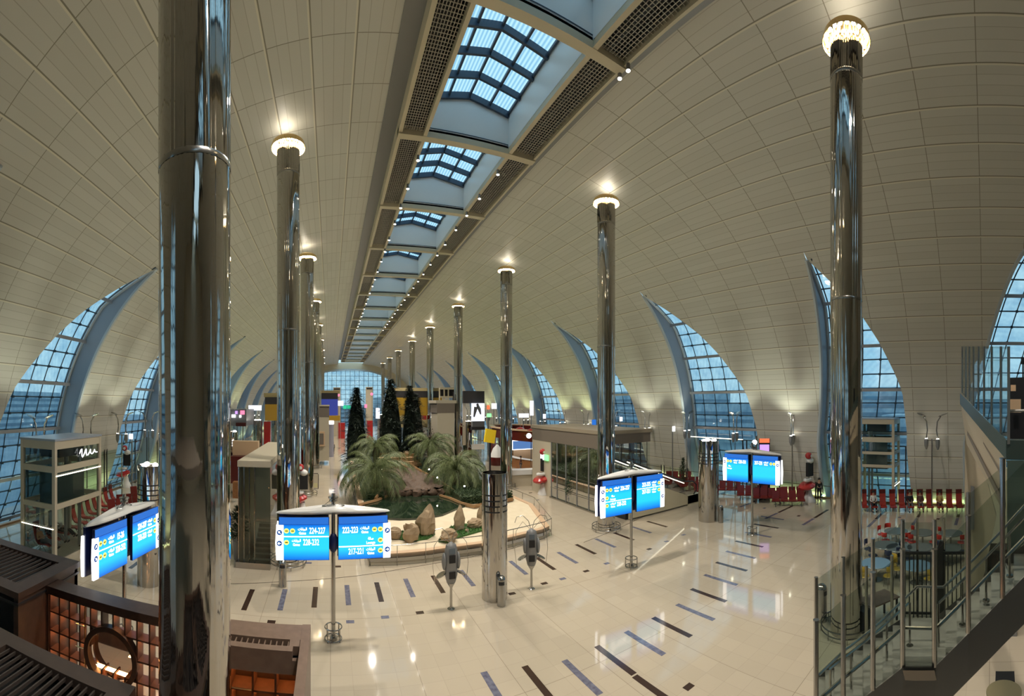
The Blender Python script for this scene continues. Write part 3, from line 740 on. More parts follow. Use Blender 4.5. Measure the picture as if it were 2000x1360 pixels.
# cascade
def blobmesh(cx,cy,cz,rx,ry,rz,seed,nu=14,nv=9,am=.18,m=None,cut=True,sub=1):
    r_=random.Random(seed); m=m or MB(); P=[];Q=[]
    fr=[(r_.uniform(1,3.2),r_.uniform(1,3.2),r_.uniform(1,3.2),r_.uniform(0,6)) for _ in range(5)]
    for j in range(nv+1):
        ph=-pi/2+pi*j/nv
        for i in range(nu):
            a=2*pi*i/nu; u=(cos(ph)*cos(a),cos(ph)*sin(a),sin(ph)); k=1
            for fx,fy,fz,f0 in fr: k+=am*.5*sin(fx*u[0]*2+fy*u[1]*2+fz*u[2]*2+f0)
            # facet
            mx=max(abs(u[0]),abs(u[1]),abs(u[2])); k*=.75+.25/mx*.72
            P.append((cx+rx*u[0]*k,cy+ry*u[1]*k,max(cz+rz*u[2]*k,cz-rz*.9)))
    for j in range(nv):
        for i in range(nu): Q.append((j*nu+i,j*nu+(i+1)%nu,(j+1)*nu+(i+1)%nu,(j+1)*nu+i))
    m.add(P,Q); return m
cw=thing('cascade','broad brown cobbled waterfall slope above the green pond','waterfall')
m=MB(); P=[];Q=[];NU,NV=16,18; r_=random.Random(5)
for j in range(NV+1):
    v_=j/NV; y=31.0+8.5*v_; z=ZG+.50+.35*v_; hw=2.45-1.0*v_
    for i in range(NU+1):
        u_=i/NU*2-1; P.append((6.35+hw*u_+r_.uniform(-.03,.03),y+abs(u_)*-.3,z+.25*abs(u_)**2+r_.uniform(-.06,.10)))
for j in range(NV):
    for i in range(NU): Q.append((j*(NU+1)+i,j*(NU+1)+i+1,(j+1)*(NU+1)+i+1,(j+1)*(NU+1)+i))
m.add(P,Q); m.build('cobbled_slope',ROCK2,cw)
m=MB(); 
for i in range(9): 
    x=4.0+i*.62; blobmesh(x,31.0+random.uniform(-.2,.2),ZG+.27,.42,.35,.34,50+i,10,6,.15,m)
m.build('stone_lip',ROCK2,cw,True)
m=MB(); m.tube([(3.2,29.6,ZG+.25),(3.75,31.0,ZG+.5),(4.1,33.5,ZG+.8),(4.7,37,ZG+1.0),(4.9,39.4,ZG+1.05)],.12,6); m.tube([(9.3,29.4,ZG+.25),(9.1,31.0,ZG+.5),(8.6,33.5,ZG+.8),(8.0,37,ZG+1.0),(7.8,39.4,ZG+1.05)],.12,6); m.build('bronze_edges',BRONZE,cw,True)
# rest terrace above the cascade
YELB=mat('tan_stone_wall',(.50,.36,.18),.6); tr_=thing('garden_bridge','small tan terrace with bronze rail at the head of the cascade','bridge')
m=MB(); m.box(4.6,8.6,40.2,41.2,ZG,ZG+.95,2); m.prism([(4.9,39.4),(7.9,39.2),(8.9,40.2),(8.9,45),(4.9,45)],ZG+.95,ZG+1.15,0); m.box(5.0,7.3,42.2,42.5,ZG+1.1,ZG+2.0,1); m.box(7.3,8.7,42.0,42.4,ZG+1.1,ZG+1.9,0); m.build('deck',[BRONZE,YELB,BLACK],tr_)
m=MB()
for z in (1.5,1.9): m.tube([(4.6,39.5,ZG+z),(7.9,39.3,ZG+z),(8.8,40.3,ZG+z)],.03,5)
for x in (4.7,5.5,6.3,7.1,7.9): m.tube([(x,39.45,ZG+1.1),(x,39.45,ZG+1.9)],.03,5)
m.build('hand_rail',BRONZE,tr_)
# rocks
def rock(px,py,w,h,label,seed,top=0,mat_=ROCK,d=None,grp='standing sandstone rocks in the garden'):
    x,y=gp(px,py,ZG); r=hypot(x,y); rx=w/2/F*r; rz=h/F*r*.58
    m=blobmesh(0,0,0,rx*1.04,(d or rx*.8),rz,seed,16,10,.14)
    if top:
        for i,(a,b,c) in enumerate(m.v):
            k=max(0,c/rz); m.v[i]=(a*(1-.62*k)+top*k*rx,b*(1-.5*k),c)
    t=m.build('rock',mat_,loc=(x,y,ZG+rz*.78),smooth=False); return tag(t,label,'rock',grp)
rock(832,1046,38,58,'tallest pointed sandstone rock standing at the pond front',3,.35)
rock(803,1057,31,35,'rounded upright sandstone rock left of the pointed one',4)
rock(771,1052,27,21,'low sandstone boulder beside the lettered sign edge',6)
rock(897,1036,23,48,'narrow weathered sandstone pillar right of the pond',8,.1)
rock(877,1057,34,24,'tilted low sandstone boulder below the narrow pillar',9)
rock(928,1031,32,18,'flat sandstone slab left of the vent column',10)
rock(939,1019,14,34,'sandstone rock peeping out left of the vent column',11,.2)
rock(912,1040,8,6,'small pale stone lying on the grass',12)
for i,(px,py,w,h) in enumerate([(770,895,30,28),(785,900,26,22),(762,905,22,20),(800,905,26,12),(795,885,12,12)]):
    x,y=pol(px,50-i); z=zat(py,50-i); m=blobmesh(0,0,0,w/2/F*50*1.2,.9,h/2/F*50*1.5,30+i,14,9,.22); t=m.build('rock',ROCK,loc=(x,y,z-.2)); tag(t,['peaked tan rock outcrop behind the left palm','tan rock right beside the peaked outcrop','tan rock low at the left of the outcrop','flat tan rock behind the terrace','square tan rock on top behind the terrace'][i],'rock','rock outcrop behind the palms')
    m=MB(); m.cyl(0,0,0,z-ZG,.8,.4,10); 
# grass patches
def leaf_cloud(n,fn,size,seed,m=None):
    r_=random.Random(seed); m=m or MB()
    for i in range(n):
        c,nrm=fn(r_); s=size*r_.uniform(.6,1.3); a=r_.uniform(0,6.3); e=r_.uniform(-.9,1.2)
        u=Vector((cos(a)*cos(e),sin(a)*cos(e),sin(e))); w_=u.cross(Vector((r_.uniform(-1,1),r_.uniform(-1,1),r_.uniform(-1,1)))).normalized(); c=Vector(c)
        m.add([c-u*s*.5,c+w_*s*.22,c+u*s*.6,c-w_*s*.22],[(0,1,2,3)])
    return m
def grass(pts,label,seed):
    out=[gp(a,b,ZG) for a,b in pts]; m=MB(); m.prism(out,ZG-.03,ZG+.05)
    xs=[p[0] for p in out]; ys=[p[1] for p in out]
    def inside(x,y):
        c=False; n=len(out)
        for i in range(n):
            (x1,y1),(x2,y2)=out[i],out[(i+1)%n]
            if (y1>y)!=(y2>y) and x<(x2-x1)*(y-y1)/(y2-y1)+x1: c=not c
        return c
    r_=random.Random(seed); k=0
    while k<900:
        x,y=r_.uniform(min(xs),max(xs)),r_.uniform(min(ys),max(ys))
        if inside(x,y):
            k+=1; a=r_.uniform(0,6.3); h=r_.uniform(.04,.12); m.add([(x-.02*cos(a),y-.02*sin(a),ZG+.04),(x+.02*cos(a),y+.02*sin(a),ZG+.04),(x+r_.uniform(-.04,.04),y+r_.uniform(-.04,.04),ZG+.05+h)],[(0,1,2)])
    tag(m.build('grass',GRASS),label,'grass',kind='stuff')
grass([(760,1048),(800,1058),(835,1053),(850,1044),(825,1040),(790,1040),(765,1040)],'short green grass around the tall rocks at the pond front',1)
grass([(863,1047),(890,1052),(945,1036),(950,1022),(925,1022),(905,1026),(880,1030)],'short green grass around the rocks left of the vent column',2)
grass([(856,1058),(875,1060),(885,1056),(870,1050)],'small grass patch under the tilted boulder',3)
# hedge
def hedge(x0,x1,y0,y1,h,label,seed,n=3500,zb=ZG):
    m=MB(); m.box(x0+.1,x1-.1,y0+.1,y1-.1,zb,zb+h-.12)
    def fn(r_):
        x=r_.uniform(x0,x1); y=r_.uniform(y0,y1); z=zb+h*(1-.25*r_.random()**2) if r_.random()<.6 else zb+r_.uniform(0,h)
        if z<zb+h*.75: y=y0+r_.uniform(0,.15)
        return (x,y,z),None
    leaf_cloud(n,fn,.13,seed,m); tag(m.build('hedge',HEDGE),label,'hedge')
hedge(8.9,12.9,27.7,31.8,.6,'low dense green hedge right of the green pond',4,6000)
hedge(2.6,3.9,30,35,.55,'low dark planting left of the cascade',5,2500)
hedge(3.0,12.6,55,63,.9,'dark green shrubs filling the garden behind the palms',6,6000)
hedge(8.6,12.8,32.5,41,.6,'dark undergrowth beneath the right palms',7,3500)
hedge(2.8,4.6,36,46,.6,'dark undergrowth beneath the left palms',8,2500)
# palms
def frond(m,base,az,L,rise,droop,lean,r_):
    pts=[]; n=11; p=Vector(base); el=rise
    for i in range(n+1):
        pts.append(p.copy()); el-=droop/n*(1+i*.12); d=Vector((cos(az)*cos(el),sin(az)*cos(el),sin(el))); p=p+d*L/n
    m.tube([tuple(q) for q in pts],[.035*(1-i/(n+2)) for i in range(n+1)],4)
    side=Vector((-sin(az),cos(az),0))
    for i in range(2,n*3+1):
        f=i/(n*3); k=min(int(f*n),n-1); q=pts[k].lerp(pts[k+1],f*n-k); d=(pts[k+1]-pts[k]).normalized()
        up=side.cross(d).normalized(); ll=L*.21*(sin(pi*min(1,f*.9+.1))**.6)*r_.uniform(.8,1.1)
        for s in (-1,1):
            tip=q+(d*.75+side*s*.75+up*(-.12*0+.30))*ll*.8+Vector((0,0,-ll*.42*f-.05)); w_=d*ll*.055
            mid=(q+tip)/2+Vector((0,0,ll*.1)); m.add([q,mid+w_,tip,mid-w_],[(0,1,2,3)])
def palm(loc,label,seed,h=.9,L=3.4,n=34):
    t=thing('date_palm',label,'palm tree',loc,0,'date palms in the garden'); r_=random.Random(seed)
    m=MB(); m.lathe([(.34,0),(.30,h*.5),(.36,h*.9),(.22,h+.25)],n=14); m.build('trunk',BARK,t,True)
    m=MB()
    for i in range(n):
        f=i/n; frond(m,(0,0,h+.1+.2*r_.random()),i*2.399+r_.uniform(-.2,.2),L*r_.uniform(.85,1.1)*(1-.15*(1-f)),radians(86-80*(f**.9)),radians(75+30*r_.random()),0,r_)
    m.build('fronds',PALM,t); return t
x,y=gp(733,962,ZG+.1); palm((x,y,ZG),'broad date palm left of the cascade with arching fronds',1,1.3,4.5,46)
x,y=gp(890,955,ZG+.1); palm((x,y,ZG),'broad date palm at the right side of the garden, fronds reaching the rail',2,1.4,4.3,46)
x,y=gp(858,945,ZG); palm((x+.3,y+4.5,ZG),'date palm partly hidden behind the right one',3,2.6,3.9,40)
x,y=gp(738,930,ZG); palm((x,y+1.5,ZG),'date palm partly hidden behind the left one',4,2.4,3.9,40)
# conifers
def conifer(loc,label,seed,h,w,tiers,n=5200):
    t=thing('conifer_tree',label,'tree',loc,0,'dark conifer trees in the garden'); r_=random.Random(seed)
    m=MB(); m.cyl(0,0,0,h*.97,.16,.03,8); m.build('trunk',BARK,t,True)
    m=MB()
    m.lathe([(w*.30,h*.1),(w*.30,h*.4),(w*.20,h*.7),(w*.10,h*.88),(.02,h*.97)],n=12)
    for i in range(n):
        f=r_.random()**.85; z=h*(.07+.93*f); tier=(f*tiers)%1; rr=w/2*(1-f**2.4*.74)*(.62+.5*(1-tier)); a=r_.uniform(0,2*pi); lump=1+.26*sin(3*a+f*23+seed)
        q=r_.uniform(.55,1)*rr*lump; c=Vector((q*cos(a),q*sin(a),z-.25*(q/w)))
        d=Vector((cos(a),sin(a),r_.uniform(-.5,.35))).normalized(); s_=d.cross(Vector((0,0,1))).normalized(); L=r_.uniform(.3,.62)*(1.1-.3*f)
        m.add([c-d*L*.4,c+s_*L*.16,c+d*L*.7,c-s_*L*.16],[(0,1,2,3)])
    m.build('needles',CONIF,t); return t
x,y=pol(696,46); conifer((x,y,ZG),'dark conifer tree standing at the left edge of the garden',1,zat(757,46)-ZG,3.4,5)
x,y=pol(763,50); conifer((x,y,ZG),'tallest dark conifer tree with a thin top in the middle of the garden',2,zat(741,50)-ZG,4.4,5)
x,y=pol(800,47); conifer((x,y,ZG),'dark conifer tree right of the tallest one, in front of the yellow shop',3,zat(753,47)-ZG,2.6,6)
x,y=pol(812,52); conifer((x,y,ZG),'stout dark conifer tree at the back right of the group',4,zat(769,52)-ZG,3.2,5,4200)
x,y=pol(838,48); t=thing('shrub','bare reddish bush right of the conifers above the right palm','shrub',(x,y,ZG)); m=MB(); 
leaf_cloud(1400,lambda r_:((r_.gauss(0,1.1),r_.gauss(0,.8),2.6+r_.gauss(0,.9)),None),.22,9,m); m.build('twigs',noisy('red_brown_twigs',(.05,.03,.025),(.09,.06,.045),8,.8),t); m=MB(); m.cyl(0,0,0,2.4,.08,.04,8); m.build('stem',BARK,t)
# garden lamps
gl_=MB(); gl_.ball((0,0,.35),.07,n=8); 
for i,(px,py,r,l) in enumerate([(854,933,33,'in front of the right palm'),(838,917,38,'beside the terrace'),(907,950,31,'under the right palm fronds'),(745,917,36,'inside the left palm')]):
    x,y=pol(px,r); t=thing('garden_light','small round garden light %s'%l,'light',(x,y,zat(py,r)-.35)); m=MB(); m.ball((0,0,.35),.06,n=8); m.build('globe',E_SPOT,t,True); m=MB(); m.cyl(0,0,-.6,.33,.02,.02,6); m.build('stake',DARKM,t)
# ================================================================== RIGHT-HAND GLASS STAIRCASE
RN,RF=6.44,7.9
def sp_(px,py,r): x,y=pol(px,r); return (x,y,zat(py,r))
st=thing('glass_staircase','glass-sided staircase with steel posts and double handrails at the lower right','staircase')
nearF=[(1594,1440),(1647,1392),(1705,1347),(1763,1302),(1825,1302),(1891,1236),(1958,1168),(2025,1100)]
nearT=[(1594,1220),(1647,1170),(1705,1127),(1763,1072),(1825,1075),(1891,1008),(1958,897),(2025,872)]
def farp(px,py): # same post on the far side of the flight
    return None
m=MB()
NF=[sp_(*p,RN) for p in nearF]; NTp=[sp_(*p,RN) for p in nearT]
def shift(p,r): # move a point outward from the stair to its far side
    x,y,z=p; k=r/hypot(x,y); return (x*k,y*k,z)
FF=[shift(p,RF) for p in NF]
for i,(a,b) in enumerate(zip(NF,NTp)):
    h=1.78 if i!=6 else b[2]-a[2]
    q=MB(); q.tube([a,(a[0],a[1],a[2]+h)],.042,8); q.cyl(a[0],a[1],a[2]+h,a[2]+h+.02,.05,.05,8); q.build('near_post',BRUSH,st,True)
    f=FF[i]; q=MB(); q.tube([f,(f[0],f[1],f[2]+1.85)],.042,8); q.build('far_post',BRUSH,st,True)
for i in range(len(NF)-1):
    for L,h in ((NF,1.74),(FF,1.8)):
        a,b=L[i],L[i+1]; q=MB(); q.add([a,b,(b[0],b[1],b[2]+h),(a[0],a[1],a[2]+h)],[(0,1,2,3)]); q.build('glass_panel',GLASSD,st)
# treads
m=MB()
def lerp(a,b,t): return tuple(a[k]+(b[k]-a[k])*t for k in range(3))
TREAD=noisy('stone_tread',(.20,.19,.16),(.26,.25,.21),3,.25)
for i in range(len(NF)-1):
    if i==3:
        a,b,c,d=NF[3],NF[4],FF[4],FF[3]; m.add([a,b,c,d]+[(p[0],p[1],p[2]-.14) for p in (a,b,c,d)],[(0,1,2,3),(7,6,5,4),(0,4,5,1),(2,6,7,3)]); continue
    for k in range(3):
        t0,t1=k/3,(k+1)/3; a=lerp(NF[i],NF[i+1],t0); b=lerp(NF[i],NF[i+1],t1); c=lerp(FF[i],FF[i+1],t1); d=lerp(FF[i],FF[i+1],t0); z=a[2]-.02; zl=a[2]-.25
        m.add([(a[0],a[1],z),(b[0],b[1],z),(c[0],c[1],z),(d[0],d[1],z),(a[0],a[1],zl),(b[0],b[1],zl),(c[0],c[1],zl),(d[0],d[1],zl)],[(0,1,2,3),(0,3,7,4),(4,7,6,5),(1,5,6,2)])
m.build('steps',TREAD,st)
# stringer on the near side with its sloped soffit
STR=mat('grey_stringer_panel',(.13,.13,.125),.3,.6); SOF=mat('bronze_grey_soffit',(.20,.18,.16),.28,.7)
m=MB()
for i in range(len(NF)-1):
    a,b=NF[i],NF[i+1]; dp=.72
    a2,b2=(a[0],a[1],a[2]-dp),(b[0],b[1],b[2]-dp); k=1.07
    m.add([(p[0]*.995,p[1]*.995,p[2]) for p in (a,b,b2,a2)],[(0,1,2,3)],0)
    a3=shift((a[0],a[1],a[2]-dp-.32),RN+.55); b3=shift((b[0],b[1],b[2]-dp-.32),RN+.55); m.add([a2,b2,b3,a3],[(0,1,2,3)],1)
    a4=shift((a[0],a[1],a[2]-dp-.32),RF); b4=shift((b[0],b[1],b[2]-dp-.32),RF); m.add([a3,b3,b4,a4],[(0,1,2,3)],1)
    c,d=FF[i],FF[i+1]; m.add([c,d,b4,a4],[(0,1,2,3)],0)
m.build('stringer',[STR,SOF],st)
# handrails
def rail(ptsA,name,r=.024):
    q=MB(); q.tube(ptsA,r,7); q.build(name,BRUSH,st,True)
up=[sp_(1600,1318,7),sp_(1650,1270,7),sp_(1705,1228,7),sp_(1792,1146,7),sp_(1843,1147,7),sp_(1900,1094,7),sp_(1958,1035,7),sp_(2030,955,7)]
rail(up,'handrail')
rail([sp_(1620,1307,7),sp_(1705,1241,7),sp_(1775,1178,7)],'handrail'); rail([sp_(1834,1178,7),sp_(1900,1115,7),sp_(1958,1056,7),sp_(2030,980,7)],'handrail')
rail([sp_(1590,1375,6.6),sp_(1647,1325,6.6),sp_(1763,1226,6.6),sp_(1820,1228,6.6),sp_(1834,1222,6.6),sp_(1958,1095,6.6),sp_(2030,1020,6.6)],'handrail',.03)
for px,py,pt_ in [(1622,1420,1307),(1662,1372,1275),(1732,1305,1213),(1777,1264,1178),(1833,1269,1180),(1880,1223,1135),(1926,1175,1088),(1972,1127,1040)]:
    a=sp_(px,py,7); b=sp_(px,pt_,7); q=MB(); q.tube([a,b],.02,6); q.cyl(a[0],a[1],a[2],a[2]+.03,.06,.06,10); q.build('baluster',BRUSH,st,True)
# landing box prow
m=MB(); a,b=NF[3],NF[4]; c=sp_(1782,1385,6.6); d=sp_(1842,1385,6.6)
m.add([(a[0]*.985,a[1]*.985,a[2]),(b[0]*.985,b[1]*.985,b[2]),d,c],[(0,1,2,3)]); m.build('landing_fascia',SOF,st)
# sloping upper walkway with glass fins
wk=thing('upper_walkway','sloping upper walkway with tall glass fins and dark green edge at the right','walkway')
FINS=[(1879,768,14.0),(1886,776,13.0),(1893,784,12.0),(1901,793,11.2),(1911,803,10.4),(1922,814,9.6),(1937,831,8.8),(1955,851,7.9),(1970,868,7.3)]
for i,(px,py,r) in enumerate(FINS):
    a=sp_(px,py,r); b=sp_(px,677,r); q=MB(); q.bar(a,b,.03,.05); q.build('fin_post',BRUSH,wk)
    if i<len(FINS)-1:
        px2,py2,r2=FINS[i+1]; c=sp_(px2,677,r2); d=sp_(px2,py2,r2); q=MB(); q.add([a,d,c,b],[(0,1,2,3)]); q.build('glass_panel',GLASSD,wk)
m=MB()
def quad_prism(m,pts,thick,mi=0):   # vertical face given near-side points, thickness away from the viewpoint
    P=list(pts)+[shift(p,hypot(p[0],p[1])+thick) for p in pts]; n=len(pts)
    m.add(P,[tuple(range(n)),tuple(range(2*n-1,n-1,-1))]+[(i,n+i,n+(i+1)%n,(i+1)%n) for i in range(n)],mi)
quad_prism(m,[sp_(1875,768,14),sp_(1965,860,7.3),sp_(1965,898,7.3),sp_(1875,790,14)],.25); m.build('edge_beam',GREENM,wk)
m=MB(); quad_prism(m,[sp_(1965,860,7.3),sp_(2060,862,7.3),sp_(2060,900,7.3),sp_(1965,898,7.3)],.3); m.build('landing_edge',GREENM,wk)
m=MB(); quad_prism(m,[sp_(1967,900,7.25),sp_(2060,900,7.25),sp_(2060,1010,7.25),sp_(1967,1090,7.25)],.05); m.build('green_glass_wall',mat('green_tinted_panel',(.09,.13,.11),.12,spec=.7),wk)
m=MB(); quad_prism(m,[sp_(1972,738,11),sp_(2080,735,11),sp_(2080,862,11),sp_(1972,860,11)],1.5); tag(m.build('shop_unit',BLACK),'dark shop unit on the upper level behind the glass fins','shop')
m=MB(); quad_prism(m,[sp_(1972,780,9.5),sp_(1994,780,9.5),sp_(1994,806,9.5),sp_(1972,806,9.5)],.5); quad_prism(m,[sp_(1974,752,10.5),sp_(1984,752,10.5),sp_(1984,764,10.5),sp_(1974,764,10.5)],.1); tag(m.build('counter',PINKW),'pale tan counter in the dark upper shop','counter')
m=MB(); quad_prism(m,[sp_(1994,698,9.5),sp_(2012,698,9.5),sp_(2012,711,9.5),sp_(1994,711,9.5)],.1); m.tube([sp_(1998,705,9.5),sp_(1998,740,9.5)],.02,5); tag(m.build('display_screen',BLACK),'black screen on a pole above the upper shop at the right edge','screen')
m=MB(); m.tube([sp_(1972,803,7.6),sp_(2050,801,7.6)],.03,6); tag(m.build('guard_bar',BRUSH),'horizontal steel bar in front of the dark upper shop','rail')
# beige support wall under the walkway
sw=thing('support_wall','beige clad support wall sloping under the upper walkway at the right','wall')
WALLB=mat('warm_beige_cladding',(.46,.39,.28),.5)
m=MB(); 
quad_prism(m,[sp_(1876,790,14.1),sp_(1965,898,7.4),sp_(1965,1010,7.4),sp_(1888,868,13.2)],.6); m.build('sloped_beam',WALLB,sw)
m=MB(); quad_prism(m,[sp_(1889,842,12.6),sp_(1963,985,7.15),sp_(1963,1000,7.15),sp_(1889,850,12.6)],.05); m.build('painted_gap_shade',TAUPE,sw); m=MB(); quad_prism(m,[sp_(1888,806,13.2),sp_(1963,938,7.2),sp_(1963,943,7.2),sp_(1888,809,13.2)],.03); m.build('panel_joint',TAUPE,sw)  # shade of the diagonal gap put in as a solid taupe strip
m=MB(); quad_prism(m,[sp_(1885,800,14.3),sp_(1905,850,14.3),sp_(1925,930,14.3),sp_(1946,1010,14.3),sp_(1900,1225,14.3),sp_(1883,1225,14.3)],.5); m.build('pier',WALLB,sw)
m=MB(); quad_prism(m,[sp_(1896,950,14.2),sp_(1903,952,14.2),sp_(1903,1035,14.2),sp_(1896,1035,14.2)],.1); m.build('recess',DSTEEL,sw)
CREAMW=mat('cream_back_wall',(.62,.56,.40),.5)
m=MB(); quad_prism(m,[sp_(1900,915,17.5),sp_(2100,915,17.5),sp_(2100,1150,17.5),sp_(1900,1150,17.5)],.4); tag(m.build('partition',CREAMW),'cream partition wall under the upper walkway','partition')
# things beneath
t=thing('vending_cart','white cart with blue and yellow signs below the beige wall','cart',(*pol(1912,16.0),0),-1.5); m=MB(); m.box(-.5,.5,-.35,.35,.3,1.75); m.build('cart_body',WHITE,t); m=MB(); m.box(-.5,.5,-.37,-.35,1.75,2.15); m.build('blue_board',E_BLUE,t); m=MB(); m.box(-.5,-.15,-.39,-.36,.4,1.6); m.build('yellow_board',YEL,t); m=MB(); m.box(-.45,-.35,-.3,.3,0,.3); m.box(.35,.45,-.3,.3,0,.3); m.build('base_feet',BLACK,t)
t=thing('storage_cabinet','dark brown cabinet pair below the beige wall','cabinet',(*pol(1943,15.2),0),-1.6); m=MB(); m.box(-.95,.95,-.35,.35,.05,2.35); m.build('carcass',WDARK,t); 
for s in (-1,1): m=MB(); m.box(s*.47-.44,s*.47+.44,-.38,-.35,.12,2.28); m.build('door',WDARK,t)
# black railing fence
fr=thing('fence','black vertical-bar fence with grey posts behind the glass staircase','fence')
m=MB(); a=sp_(1768,1080,14.8); b=sp_(1885,1080,14.8); c=sp_(1960,1078,14.8)
for u,v in ((a,b),(b,c)):
    m.bar(u,v,.07,.10); m.bar((u[0],u[1],.15),(v[0],v[1],.15),.05,.08)
m.build('top_rail',BLACK,fr)
for k in range(24):
    q=lerp(a,c,k/23); w_=MB(); w_.box(q[0]-.02,q[0]+.02,q[1]-.02,q[1]+.02,0,q[2]); w_.build('bar',BLACK,fr)
for px,top in ((1692,1105),(1742,1085),(1765,1078),(1792,1012),(1824,1078),(1844,1012)):
    q=sp_(px,top,14.9 if px>1760 else 12.5); w_=MB(); w_.tube([(q[0],q[1],0),q],.05,8); w_.build('post',BRUSH,fr,True)
m=MB(); q=sp_(1835,1055,14.6); quad_prism(m,[sp_(1827,1082,14.6),sp_(1836,1056,14.6),sp_(1842,1060,14.6),sp_(1842,1210,14.6),sp_(1827,1210,14.6)],.15); m.build('dark_panel',BLACK,fr)
# small desk, barrier
def table_desk():
    t=thing('desk','brown topped black desk beside the foot of the staircase','desk',(*gp(1716,1215),0),-.6)
    m=MB(); m.box(-.62,.62,-.4,.4,.78,.83); m.build('desk_top',WBROWN,t)
    for x in (-.55,.55):
        for y in (-.33,.33): m=MB(); m.box(x-.03,x+.03,y-.03,y+.03,0,.78); m.build('leg',BLACK,t)
    m=MB(); m.box(-.9,-.55,-.3,.3,0,.72); m.build('side_unit',BLACK,t)
table_desk()
bp_=thing('barrier_post','belt barrier post at the foot of the stairs','barrier',(*gp(1636,1372),0)); m=MB(); m.cyl(0,0,0,.05,.16,.16,16); m.cyl(0,0,.05,1.0,.03,.03,10); m.cyl(0,0,.95,1.05,.05,.05,10); m.build('post',BLACK,bp_,True)
m=MB(); m.tube([(0,0,1.0),(-.5,-.5,.62)],.012,5); m.build('belt',MAROON,bp_)
# lower right corner furniture
t=thing('cafe_table','round olive table at the bottom right corner','table',(*gp(1961,1352,.74),0)); m=MB(); m.cyl(0,0,.71,.75,.42,.42,32); m.build('table_top',mat('olive_top',(.20,.17,.09),.4),t,True); m=MB(); m.cyl(0,0,0,.71,.04,.04,10); m.cyl(0,0,0,.04,.25,.25,16); m.build('pedestal',DARKM,t,True)
t=thing('waste_cabinet','black cabinet with small white label under the staircase','cabinet',(*gp(1963,1350),0),-1.6); x,y=pol(1963,11); t.location=(x,y,0); m=MB(); m.box(-.25,.25,-.2,.2,0,zat(1321,11)); m.build('body',BLACK,t); m=MB(); m.box(-.06,.06,-.205,-.2,zat(1330,11),zat(1326,11)); m.build('label_plate',WHITE,t)
x,y=pol(1965,14); t=thing('counter_unit','dark brown unit with grey plinth in the shade under the stairs','counter',(x,y,0),-1.6); m=MB(); m.box(-1.3,.35,-.4,.4,.4,zat(1240,14)); m.build('cabinet_body',WDARK,t); m=MB(); m.box(-1.5,.35,-.45,.45,0,.4); m.build('plinth',DSTEEL,t)

# ================================================================== SEATING
def make_lounge():
    t=thing('lounge_seat','x','seat')
    m=MB(); pr=[(-.55,.34),(-.40,.40),(-.1,.36),(.15,.36),(.30,.52),(.42,.90),(.50,1.28),(.50,1.40)]
    for a,b in zip(pr,pr[1:]): m.bar((0,a[0],a[1]),(0,b[0],b[1]),.43,.07)
    m.build('seat_shell',REDL,t)
    m=MB(); m.box(-.22,.22,.43,.53,1.10,1.42); m.build('headrest',MAROON,t)
    m=MB(); m.tube([(-.2,-.1,.32),(-.2,-.35,.0)],.02,5); m.tube([(.2,-.1,.32),(.2,-.35,.0)],.02,5); m.tube([(-.2,0,.32),(-.2,.35,.0)],.02,5); m.tube([(.2,0,.32),(.2,.35,.0)],.02,5); m.build('leg_frames',BRUSH,t); return t
LS=make_lounge(); used=[False]
def put_seat(x,y,rz,label,group):
    if not used[0]: used[0]=True; LS.location=(x,y,0); LS.rotation_euler=(0,0,rz); LS['label']=label; LS['group']=group; return LS
    return dup(LS,(x,y,0),rz,label,group)
# local -Y is the sitter's front.  left row: from (75,1068) to (215,985)
LP=[]
pA=Vector(gp(84,1075)); pB=Vector(gp(226,985))
cnt=['nearest','second','third','fourth','fifth','sixth','seventh','eighth','ninth','tenth','farthest']
for k in range(11):
    q=pA.lerp(pB,k/10); LP.append(q); put_seat(q.x,q.y,radians(92),'red reclining lounge seat, %s of the row by the left windows'%cnt[k],'red lounge seats by the left windows')
RP=[]
px_=[1688,1707,1725,1744,1762,1778,1798,1816,1836,1855,1874]
cn2=['leftmost','second','third','fourth','fifth','sixth','seventh','eighth','ninth','tenth','rightmost']
for k,px in enumerate(px_):
    x,y=pol(px,29.6); RP.append((x,y)); put_seat(x,y,-(px-CX)/F+.12,'red reclining lounge seat, %s of the row facing the cafe tables'%cn2[k],'red lounge seats by the right windows')
